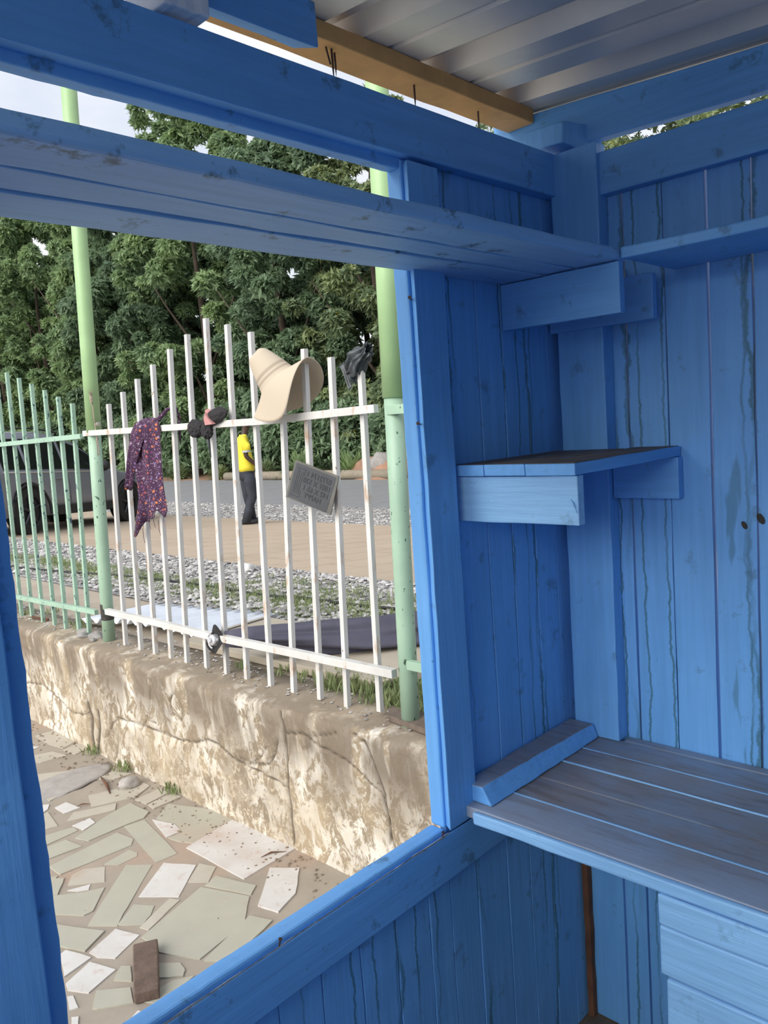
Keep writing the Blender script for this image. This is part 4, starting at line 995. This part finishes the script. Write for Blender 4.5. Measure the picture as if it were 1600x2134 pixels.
# folded parasol
def parasol():
    M['navy'] = simple('navy_canopy_fabric', (0.080, 0.077, 0.110), 0.7, 0, 0.15, 12, 0.1)
    A = Vector((2.185, 3.335, -1.012)); B = A+Vector((1.16, -0.71, -0.075)); ax = (B-A).normalized(); L_ = (B-A).length
    e = empty('folded_parasol', (2.7, 2.8, -1.17)); tag(e, 'folded navy parasol lying through the lower part of the fence', 'umbrella')
    side = ax.cross(Vector((0,0,1))).normalized(); up = side.cross(ax)
    mb = MB()
    def fn(u, v):
        a = u*2*math.pi; s = .05+v*(L_+.05)
        r_ = .040+.075*min(1, max(0, (s-.06)/.7))**.8
        rr_ = r_*(1+.16*math.sin(a*5+s*2.5)+.07*math.sin(a*9-s*4))
        cz = -.045*min(1, max(0, (s-.15)/.6))
        p = A+ax*s+side*math.cos(a)*rr_*1.35+up*(math.sin(a)*rr_*.8+cz)
        if p.z < -1.165: p.z = -1.165+(p.z+1.165)*.1
        return p
    mb.grid(fn, 64, 30, True); mb.build('canopy', M['navy'], e, smooth=True, solid=.001)
    mb = MB(); mb.tube([A-ax*.0, B+ax*.35], .012, 14); mb.build('shaft', simple('white_pole', (0.75, 0.75, 0.75), 0.4, bmp=0), e, smooth=True)
    cd = (ax*.75+Vector((.55, .80, -.22))*.65).normalized()
    mb = MB(); mb.lathe(A-cd*.035, cd, [(.001,0),(.010,0),(.012,.004),(.013,.010),(.024,.013),(.028,.020),(.028,.040),(.001,.041)], 24); mb.build('end_cap', simple('bright_metal', (0.75, 0.75, 0.77), 0.3, 0.6, bmp=0), e)
    mb = MB(); u_ = cd.cross(Vector((0,0,1))).normalized(); w_ = u_.cross(cd)
    def fk(u, v):
        a = u*2*math.pi; q_ = .030+.030*v*(1+.45*math.cos(2*(a-1.35))+.18*math.cos(3*a+1))
        return A+cd*(.004+.012*v*math.sin(a*3+1))+u_*math.cos(a)*q_+w_*math.sin(a)*q_
    mb.grid(fk, 48, 8, True); mb.build('cloth_collar', M['blackcloth'], e, smooth=True, solid=.003)
    mb = MB(); pts = [A-cd*.004+u_*math.cos(a)*.043+w_*math.sin(a)*.043 for a in np.linspace(math.pi*.62, math.pi*1.45, 14)]; mb.tube(pts, .0045, 8); mb.build('metal_ring', simple('ring_metal', (0.75, 0.75, 0.77), 0.3, 0.6, bmp=0), e, smooth=True)
    # lower fold hanging below the rail
    mb = MB(); mb.grid(lambda u, v: A+ax*(.38+u*.75)+side*(.02-.10*v)+Vector((0,0,-.03-.11*v*math.sin(u*3.0)**.5 if u > 0 else -.03)), 24, 8)
    mb.build('loose_fold', M['navy'], e, smooth=True, solid=.001)
parasol()

# ------------------------------------------------------------------ roadside: log, shrubs, heap
o = MB(); o.tube([(18.3, 16.8, gz(18)+.16), (18.35, 21, gz(18)+.17), (18.3, 26, gz(18)+.15)], .16, 12)
tag(o.build('log', simple('grey_log', (0.28, 0.24, 0.18), 0.9), smooth=True), 'long grey log lying along the far side of the road', 'log')
rock('soil_heap', (19.2, 18.2, -1.75), (1.0, 1.7, .75), M['redsoil'], 'heap of red earth beyond the road, right of centre', 'soil heap', 5)
rock('sack', (18.9, 17.3, -1.0), (.35, .35, .55), simple('white_sack', (0.75, 0.74, 0.72), 0.7), 'pale sack at the roadside beside the right green post', 'sack', 2)
rock('stone', (18.8, 18.0, -1.25), (.4, .4, .35), M['rock'], 'grey boulder on the red earth heap', 'stone', 12)
def rosette(x, y, z, r_, n, mat, label, seed):
    rr_ = random.Random(seed); mb = MB()
    for i in range(n):
        a = rr_.uniform(0, 6.28); el = rr_.uniform(.2, 1.3); d = Vector((math.cos(a)*math.cos(el), math.sin(a)*math.cos(el), math.sin(el))); s = Vector((-math.sin(a), math.cos(a), 0))*r_*.05
        p0 = Vector((x, y, z)); p1 = p0+d*r_*.6; p2 = p0+d*r_+Vector((0,0,-.25*r_*math.cos(el)))
        mb.add([p0-s*.5, p0+s*.5, p1+s, p1-s, p2], [(0,1,2,3), (3,2,4)])
    tag(mb.build('shrub', M[mat]), label, 'shrub')
r6 = random.Random(5)
for i, (y, c_, r_) in enumerate(((24.5, 'leaf_y', .9), (27.5, 'grass', .8), (22.2, 'leaf_a', 1.3), (30.5, 'leaf_y', .9), (19.6, 'leaf_a', 1.2), (34.0, 'leaf_y', 1.0))):
    names = ['bright yellow green spiky shrub beyond the road right of the person', 'light green low shrub beyond the road near the person', 'dark green upright shrub beyond the road right of the yellow one', 'yellow green shrub beyond the road left of the person', 'dark green shrub behind the red earth heap', 'yellow green shrub at the far roadside left of the black cloth']
    rosette(19.0, y, gz(19)-.05, r_, 140, c_, names[i], i)

# ------------------------------------------------------------------ trees
def leaf_cloud(name, lumps, nleaf, size, mat, parent, seed):
    rg = np.random.default_rng(seed); L_ = np.array(lumps)           # cx,cy,cz,r
    area = L_[:, 3]**2; pick = rg.choice(len(L_), nleaf, p=area/area.sum()); c = L_[pick]
    d = rg.normal(size=(nleaf, 3)); d[:, 2] += .55; d /= np.linalg.norm(d, axis=1)[:, None]
    rad = c[:, 3:4]*(.72+.30*rg.random((nleaf, 1))); P = c[:, :3]+d*rad*np.array([1, 1, .8])
    t = d*np.array([1, 1, .3])+.55*rg.normal(size=(nleaf, 3)); t[:, 2] -= .25; t /= np.linalg.norm(t, axis=1)[:, None]
    nrm = d+.7*rg.normal(size=(nleaf, 3)); nrm[:, 2] += .5; s = np.cross(t, nrm); s /= np.linalg.norm(s, axis=1)[:, None]+1e-9
    sz = size*(.6+.8*rg.random((nleaf, 1)))
    V = np.empty((nleaf, 4, 3)); V[:, 0] = P-t*sz; V[:, 1] = P+s*sz*.32+np.array([0, 0, .0]); V[:, 2] = P+t*sz-np.array([0, 0, .2])*sz; V[:, 3] = P-s*sz*.32
    V[:, :, 2] += H; V = V.reshape(-1, 3); org = WL[parent.name]; base = np.array([V[:, 0].mean(), V[:, 1].mean(), V[:, 2].min()])
    me = bpy.data.meshes.new(name); me.vertices.add(nleaf*4); me.vertices.foreach_set('co', (V-base).astype(np.float32).ravel())
    me.loops.add(nleaf*4); me.loops.foreach_set('vertex_index', np.arange(nleaf*4, dtype=np.int32))
    me.polygons.add(nleaf); me.polygons.foreach_set('loop_start', np.arange(0, nleaf*4, 4, dtype=np.int32)); me.polygons.foreach_set('loop_total', np.full(nleaf, 4, dtype=np.int32))
    me.materials.append(mat); me.update(calc_edges=True)
    o = bpy.data.objects.new(name, me); SC.collection.objects.link(o); o.parent = parent; WL[o.name] = Vector(base.tolist()); o.location = Vector(base.tolist())-org
    return o
def tree(x, y, top, wid, mat, label, seed, nleaf=26000, size=.16, low=.6, group=None, nl=230, rs=1.0):
    rr_ = random.Random(seed); zg = gz(x)-.05; e = empty('tree', (x, y, zg)); tag(e, label, 'tree', group)
    lumps = []; hgt = top-zg
    for i in range(nl):
        f = rr_.random(); z = zg+low+(hgt-low-.7)*f
        wr = wid*(1-.42*max(0, f-.5)/.5)
        a = rr_.uniform(0, 6.28); q = wr*rr_.uniform(.35, 1.0); r_ = rr_.uniform(.35, .85)*(.6+.04*hgt)*.62*rs
        lumps.append((x+math.cos(a)*q*.75, y+math.sin(a)*q, min(z, top-r_*.8), r_))
    lumps.append((x, y, top-.9, .9))
    leaf_cloud('foliage', lumps, nleaf, size, mat, e, seed)
    mb = MB(); mb.tube([(x, y, zg-.1), (x+.1, y+.1, zg+hgt*.3), (x-.1, y+.2, zg+hgt*.6), (x, y, zg+hgt*.85)], [.22, .18, .10, .03], 10)
    for k_ in range(3):
        a = rr_.uniform(0, 6.28); z0 = zg+hgt*rr_.uniform(.15, .5); mb.tube([(x, y, z0), (x+math.cos(a)*wid*.4, y+math.sin(a)*wid*.4, z0+hgt*.16), (x+math.cos(a)*wid*.7, y+math.sin(a)*wid*.7, z0+hgt*.3)], [.08, .05, .01], 7)
    mb.build('trunk', M['bark'], e, smooth=True)
T = [(21.5,15.5,9.0,3.4,'b','dark leafy tree at the right, behind the right green post'), (22,20.5,12.2,3.8,'y','tree with yellowing leaves above the straw hat side of the hedge'),
     (21.5,25.5,12.0,3.8,'b','dark dense tree behind the person and the hat'), (22,31.8,15.8,4.8,'a','tallest feathery tree, its crown showing above the shelf'),
     (21,37,12.0,3.8,'b','dark green tree behind the black cloth on the fence'), (22,42.5,13.5,4.2,'a','mid green tree behind the floral cloth'),
     (22,49,15.2,4.6,'a','broad bright green tree just right of the left green post'), (22,56,15.6,4.8,'a','bright green bushy tree left of the left green post'), (22,63.5,16.8,4.8,'a','bright green tree at the far left edge of the window'),
     (20.5,10.5,14.5,4,'y','yellow flecked tree seen through the slot above the right wall beam'), (20.5,4.0,14.5,4,'y','yellow flecked tree at the far right behind the right wall')]
for i, (x, y, top, wid, kd, lab) in enumerate(T):
    far = math.hypot(x, y)
    tree(x, y, top, wid, M['leaf_'+kd], lab, 20+i, 75000, .0036*far+.04, rs=1.7 if i > 8 else 1.0)
BACK = ['behind the right green post', 'behind the plastic bag and the right pickets', 'behind the straw hat', 'behind the tall feathery crown', 'just left of the tall feathery crown', 'behind the black cloth bundle', 'behind the floral cloth', 'behind the left green post', 'the farthest one, at the left edge of the window']
for i in range(9):
    y = 13+i*6.5
    tree(27, y, 8.0+(.09*y), 4.2, M['leaf_b'], 'dark tree in the back row, '+BACK[i], 60+i, 24000, .34, group='back row of dark trees', nl=120, rs=1.7)
# hedge undergrowth
BUSH = ['nearest the right green post', 'behind the red earth heap', 'behind the sign plate', 'behind the pickets under the hat', 'just right of the person', 'behind the person', 'left of the person', 'behind the black cloth tail', 'behind the floral cloth', 'behind the car bonnet']
for i in range(10):
    y = 15+i*4.8
    e = empty('bush', (19.9, y, gz(20))); tag(e, 'low dark bush under the roadside trees, '+BUSH[i], 'bush', 'bushes under the trees')
    rr_ = random.Random(90+i); lumps = [(19.9+rr_.uniform(-.4, .6), y+rr_.uniform(-2.4, 2.4), gz(20)+rr_.uniform(.3, 2.6), rr_.uniform(.5, .9)) for _ in range(16)]
    leaf_cloud('foliage', lumps, 7000, .004*math.hypot(20, y)+.03, M['leaf_b'], e, 90+i)

# ------------------------------------------------------------------ car
def car():
    cx, cy = 5.25, 12.8; ang = math.radians(30)
    fx, fy = math.cos(ang), math.sin(ang); lx, ly = -fy, fx; WH = .92
    z0 = gz(5.25); z1 = gz(5.25+2.85*fx); slope = (z1-z0)/2.85
    # local origin: rear axle, x forward, y left, z up
    def P(x, y, z): return (cx+(x)*fx+(y+WH)*lx, cy+(x)*fy+(y+WH)*ly, z0+slope*x+z)
    e = empty('car', P(1.4, 0, 0)); tag(e, 'grey sport utility car parked behind the green fence', 'car')
    WB = 2.85; body = simple('grey_car_paint', (0.24, 0.25, 0.28), 0.3, 0.25, 0.05, 3, 0)
    glass = simple('dark_car_glass', (0.012, 0.015, 0.016), 0.08, 0, 0, 3, 0); black = simple('black_car_plastic', (0.016, 0.017, 0.018), 0.6, 0, 0, 3, 0)
    chrome = simple('car_chrome', (0.7, 0.7, 0.72), 0.2, 1.0, 0, 3, 0); tyre = simple('tyre_rubber', (0.018, 0.018, 0.018), 0.8, 0, 0, 3, 0)
    xs_ = np.arange(-.95, 3.75, .05).tolist()
    def arch(x):
        z = .28
        for xc in (0, WB):
            d = abs(x-xc)
            if d < .45: z = max(z, .36+math.sqrt(max(0, .45**2-d*d)))
        return z
    def shoulder(x): return 1.02 if x < 2.3 else lerp(1.02, .86, min(1, (x-2.3)/1.35))
    def roofz(x):
        pts = [(-.95,1.02),(-.86,1.22),(-.60,1.58),(-.2,1.67),(.6,1.70),(1.2,1.66),(1.55,1.56),(2.35,1.06),(2.6,1.02),(3.75,.9)]
        for (a, b_), (c, d) in zip(pts[:-1], pts[1:]):
            if a <= x <= c: return lerp(b_, d, (x-a)/(c-a))
        return .9
    rings = []
    for x in xs_:
        w = WH*(1-.14*max(0, (x-2.9)/.8)**2-.10*max(0, (-.6-x)/.35)**2); zb_ = arch(x); sh_ = shoulder(x); rz = max(roofz(x), sh_+.02)
        half = [(w*.80, zb_), (w*.97, zb_+.03), (w*1.0, max(.62, zb_+.06)), (w*1.0, max(.80, zb_+.08)), (w*.975, sh_-.03), (w*.955, sh_)]
        f_ = (rz-sh_)/.7; half += [(lerp(w*.90, w*.74, min(1, f_)), lerp(sh_, rz, .9)), (w*.62, rz), (0, rz+.02)]
        ring = [P(x, -y, z) for y, z in half] + [P(x, y, z) for y, z in reversed(half[:-1])]
        rings.append(ring)
    mb = MB(); mb.loft(rings); mb.build('body', body, e, smooth=True)
    # side glass on both sides
    def gpt(x, f_, s): 
        w = WH; sh_ = shoulder(x); rz = roofz(x); fh = min(1, (rz-sh_)/.7); y0_ = w*.955; y1_ = lerp(w*.90, w*.74, fh)
        return P(x, s*(lerp(y0_, y1_, f_)+.006), lerp(sh_, lerp(sh_, rz, .9), f_))
    for s in (-1, 1):
        for (xa, xb, nm) in ((-.50, .02, 'side_window'), (.10, .98, 'side_window'), (1.06, 2.02, 'side_window')):
            mb = MB(); mb.grid(lambda u, v: gpt(lerp(xa, xb, u), lerp(.06, .90, v), s), 14, 5); mb.build(nm, glass, e, solid=.004)
        mb = MB(); mb.tube([gpt(x, -.02, s*1.01) for x in np.linspace(-.55, 2.15, 16)], .012, 6); mb.build('chrome_trim', chrome, e)
        mb = MB(); mb.tube([P(x, s*WH*.66, roofz(x)+.05) for x in np.linspace(-.35, 1.25, 12)], .016, 6); mb.build('roof_rail', black, e)
        mb = MB(); mb.grid(lambda u, v: P(lerp(.48, 2.37, u), s*(WH*1.008), lerp(.30, .44, v)), 10, 3); mb.build('sill_cladding', black, e, solid=.012)
        mb = MB(); c_ = Vector(P(1.93, s*1.04, 1.10)); mb.add([], []); mb.lathe(c_, (fx, fy, 0), [(.001,-.07),(.07,-.06),(.10,0),(.085,.05),(.001,.08)], 16); mb.build('wing_mirror', black, e, smooth=True)
        for xh in (.75, 1.75):
            mb = MB(); mb.tube([P(xh-.10, s*WH*1.015, .90), P(xh+.10, s*WH*1.015, .90)], .014, 6); mb.build('door_handle', body, e)
        for xd in (.04, 1.02, 2.05):
            mb = MB(); mb.tube([P(xd, s*WH*1.001, .46), P(xd, s*WH*1.001, .8), P(xd, s*WH*.976, .99)], .004, 4); mb.build('door_gap', black, e)
        for xc in (0, WB):
            mb = MB(); pts = [P(xc+.455*math.cos(a), s*WH*1.005, .36+.455*math.sin(a)) for a in np.linspace(-.1, math.pi+.1, 22)]; mb.tube(pts, .022, 6); mb.build('arch_trim', black, e)
            c_ = Vector(P(xc, s*(WH-.13), .39)); axd = Vector((lx*s, ly*s, 0)); wl = MB()
            wl.lathe(c_, axd, [(.25,-.10),(.36,-.11),(.39,-.08),(.39,.07),(.375,.10),(.27,.115),(.255,.10),(.25,.06)], 40); w_ = wl.build('wheel', tyre, e, smooth=False)
            rim = MB(); rim.lathe(c_, axd, [(.262,-.02),(.262,.10),(.245,.10),(.235,.03),(.05,.05),(.001,.06)], 32)
            for k_ in range(5):
                a = k_*2*math.pi/5+.3; t = Vector((fx, fy, 0)); d = t*math.cos(a)+Vector((0,0,1))*math.sin(a); rim.tube([c_+axd*.085+d*.03, c_+axd*.075+d*.25], [.03, .02], 6)
            rim.build('rim', simple('dark_alloy', (0.08, 0.08, 0.09), 0.35, .8, 0, 3, 0), w_)
        mb = MB(); mb.grid(lambda u, v: P(lerp(-.94, -.66, u), s*(WH*(.905+.085*u)), lerp(.86, 1.0, v)), 5, 3); mb.build('tail_light', simple('red_lens', (0.25, 0.01, 0.01), 0.2, 0, 0, 3, 0), e, solid=.02)
    mb = MB(); mb.grid(lambda u, v: P(lerp(1.62, 2.30, v), lerp(-.70, .70, u), roofz(lerp(1.62, 2.30, v))+.022), 8, 6); mb.build('windscreen', glass, e)
    mb = MB(); mb.grid(lambda u, v: P(lerp(-.89, -.66, v)-.012, lerp(-.62, .62, u), roofz(lerp(-.89, -.66, v))+.022), 8, 6); mb.build('rear_window', glass, e)
    mb = MB(); mb.box(0, .1, 0, .1, 0, .1, 0, 1, 0); mb.v = [P(x, y, z) for x in (-.98, -.86) for y in (-.82, .82) for z in (.34, .62)]
    mb.f = [(0,1,3,2), (4,6,7,5), (0,4,5,1), (2,3,7,6), (0,2,6,4), (1,5,7,3)]; mb.m = [0]*6; mb.build('rear_bumper', body, e, bevel=.03)
    # spare underside so the arches read dark
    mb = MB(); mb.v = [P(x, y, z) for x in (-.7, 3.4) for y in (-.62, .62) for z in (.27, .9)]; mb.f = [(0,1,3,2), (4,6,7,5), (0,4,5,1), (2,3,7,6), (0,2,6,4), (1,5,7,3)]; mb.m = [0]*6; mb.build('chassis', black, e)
car()

# ------------------------------------------------------------------ person
def skin_mesh(name, nodes, edges_, mat, parent, place, sub=2, root=0):
    me = bpy.data.meshes.new(name); org = WL[parent.name]
    vs = [Vector(place(n[0]))+Vector((0,0,H)) for n in nodes]; base = Vector((sum(v.x for v in vs)/len(vs), sum(v.y for v in vs)/len(vs), min(v.z for v in vs)))
    me.from_pydata([tuple(v-base) for v in vs], edges_, []); me.materials.append(mat)
    o = bpy.data.objects.new(name, me); SC.collection.objects.link(o); o.parent = parent; o.location = base-org; WL[o.name] = base
    md = o.modifiers.new('skin', 'SKIN'); md.use_smooth_shade = True
    bm = bmesh.new(); bm.from_mesh(me); ly_ = bm.verts.layers.skin.verify(); bm.verts.ensure_lookup_table()
    for i, n in enumerate(nodes):
        r_ = n[1] if isinstance(n[1], tuple) else (n[1], n[1]); bm.verts[i][ly_].radius = r_; bm.verts[i][ly_].use_root = (i == root)
    bm.to_mesh(me); bm.free()
    ss = o.modifiers.new('sub', 'SUBSURF'); ss.levels = sub; ss.render_levels = sub
    return o
def person():
    gx, gy = 8.34, 11.24; zg = gz(gx)+.012
    e = empty('person', (gx, gy, zg)); tag(e, 'person in a yellow shirt and dark jeans standing at the roadside, seen side on', 'person')
    fd = (Vector((.692, -.722, 0))*.93+Vector((.722, .692, 0))*.36).normalized(); lf = Vector((-fd.y, fd.x, 0)); K = 1.035
    pl_ = lambda p: (gx+(fd.x*p[0]+lf.x*p[1])*K, gy+(fd.y*p[0]+lf.y*p[1])*K, zg+p[2]*K)
    sk = simple('dark_skin', (0.055, 0.030, 0.020), 0.55, 0, .1, 5, 0)
    nd = [((0,0,.95),(.10,.12)), ((0,0,1.12),(.09,.12)), ((-.02,0,1.34),(.10,.14)), ((0,0,1.47),(.055,.06)), ((.035,0,1.55),(.052,.055)), ((.06,0,1.64),(.088,.075)), ((.065,0,1.72),(.085,.072)), ((.06,0,1.765),(.05,.045)),
          ((-.01,.17,1.40),.052), ((-.01,.21,1.15),.040), ((.15,.16,1.02),.032), ((.20,.15,1.0),(.030,.016)),
          ((-.01,-.17,1.40),.052), ((-.03,-.21,1.15),.042), ((.14,-.19,.99),.033), ((.20,-.17,.95),(.036,.018)),
          ((0,.09,.86),.08), ((.0,.09,.50),.055), ((.05,.09,.10),.04), ((0,-.09,.86),.08), ((.06,-.09,.50),.055), ((-.10,-.09,.12),.04)]
    ed = [(0,1),(1,2),(2,3),(3,4),(4,5),(5,6),(6,7),(2,8),(8,9),(9,10),(10,11),(2,12),(12,13),(13,14),(14,15),(0,16),(16,17),(17,18),(0,19),(19,20),(20,21)]
    for hi, sy in ((11, 1), (15, -1)):
        bx = nd[hi][0]
        for k_, (oy, ln) in enumerate(((-.024, .055), (-.008, .065), (.008, .062), (.024, .048))):
            i = len(nd); p1 = (bx[0]+.035, bx[1]+oy, bx[2]-.012); p2 = (p1[0]+ln*.5, p1[1], p1[2]-.018); p3 = (p1[0]+ln*.75, p1[1], p1[2]-.045)
            nd += [(p1, .0095), (p2, .0085), (p3, .0065)]; ed += [(hi, i), (i, i+1), (i+1, i+2)]
        i = len(nd); nd += [((bx[0]+.005, bx[1]-.034*sy, bx[2]+.004), .011), ((bx[0]+.04, bx[1]-.045*sy, bx[2]-.012), .009)]; ed += [(hi, i), (i, i+1)]
    skin_mesh('body', nd, ed, sk, e, pl_)
    hr = simple('black_hair', (0.01, 0.008, 0.008), 0.9, 0, .1, 90, .5)
    mb = crumple('h', (0,0,0), (1,1,1), hr, 3, amp=.05, fr=3); mb.v = [pl_((.045+v[0]*.115, v[1]*.098, 1.725+v[2]*.095)) for v in mb.v if True]; mb.build('hair', hr, e, smooth=True)
    mb = MB()
    for sy in (-1, 1): mb.lathe(pl_((.055, sy*.090, 1.665)), lf*sy, [(.001,0),(.030,.002),(.034,.012),(.02,.018),(.001,.012)], 12)
    mb.build('ear', sk, e, smooth=True)
    mb = MB(); mb.tube([pl_((.145, 0, 1.70)), pl_((.168, 0, 1.665)), pl_((.150, 0, 1.655))], [.010, .018, .010], 8); mb.build('nose', sk, e, smooth=True)
    mb = MB(); mb.tube([pl_((.140, -.025, 1.625)), pl_((.150, 0, 1.625)), pl_((.140, .025, 1.625))], [.004, .009, .004], 8); mb.build('mouth', sk, e, smooth=True)
    ye = simple('yellow_shirt', (0.80, 0.68, 0.05), 0.8, 0, .08, 10, .2)
    def ring(cx_, cy_, z, rx, ry, n=24): return [pl_((cx_+rx*math.cos(2*math.pi*i/n), cy_+ry*math.sin(2*math.pi*i/n), z+.006*math.sin(6*math.pi*i/n))) for i in range(n)]
    mb = MB(); mb.loft([ring(-.005,0,.90,.135,.180), ring(-.01,0,.97,.150,.185), ring(-.015,0,1.06,.145,.178), ring(-.03,0,1.18,.138,.180), ring(-.035,0,1.30,.132,.190), ring(-.03,0,1.40,.112,.195), ring(-.02,0,1.455,.082,.150), ring(-.005,0,1.485,.066,.085), ring(.0,0,1.51,.062,.070)])
    mb.build('shirt', ye, e, smooth=True)
    for sy in (-1, 1):
        mb = MB(); mb.tube([pl_(p) for p in ((-.025,sy*.12,1.43), (-.02,sy*.185,1.41), (-.015,sy*.215,1.34), (-.018,sy*.228,1.22))], [.06,.074,.072,.066], 16); mb.build('sleeve', ye, e, smooth=True)
    mb = MB()
    for sy in (-1, 1): mb.lathe(pl_((-.018, sy*.226, 1.215)), (0,0,1), [(.055,0),(.070,0),(.070,.035),(.055,.035)], 18)
    mb.build('sleeve_band', simple('white_navy_band', (0.55, 0.58, 0.62), 0.8, 0, .6, 60, 0), e)
    jn = simple('dark_jeans', (0.035, 0.040, 0.055), 0.85, 0, .35, 8, .3)
    mb = MB()
    mb.loft([ring(0,0,1.0,.125,.158), ring(-.005,0,.90,.140,.172), ring(-.005,0,.80,.135,.175), ring(0,0,.76,.11,.165)])
    for leg in (((0,.09,.86,.10), (0,.09,.70,.095), (0,.09,.48,.078), (.03,.09,.25,.070), (.045,.09,.045,.072)), ((0,-.09,.86,.10), (.03,-.09,.70,.095), (.05,-.09,.48,.078), (-.04,-.09,.25,.070), (-.10,-.09,.045,.072))):
        mb.loft([ring(x_, y_, z_, r_*1.05, r_) for x_, y_, z_, r_ in leg])
    mb.build('trousers', jn, e, smooth=True)
    for (fx_, fy_) in ((.05, .09), (-.10, -.09)):
        mb = MB(); mb.grid(lambda u, v: pl_((fx_-.09+.29*v, fy_+math.cos(u*6.283)*.045*math.sin(math.pi*min(1, .12+v*.85))**.4, .045+math.sin(u*6.283)*(.045 if v < .5 else .045-.03*(v-.5)))), 18, 12, True)
        mb.build('shoe', simple('black_shoe', (0.02, 0.02, 0.022), 0.5, 0, 0, 3, 0), e, smooth=True)
person()
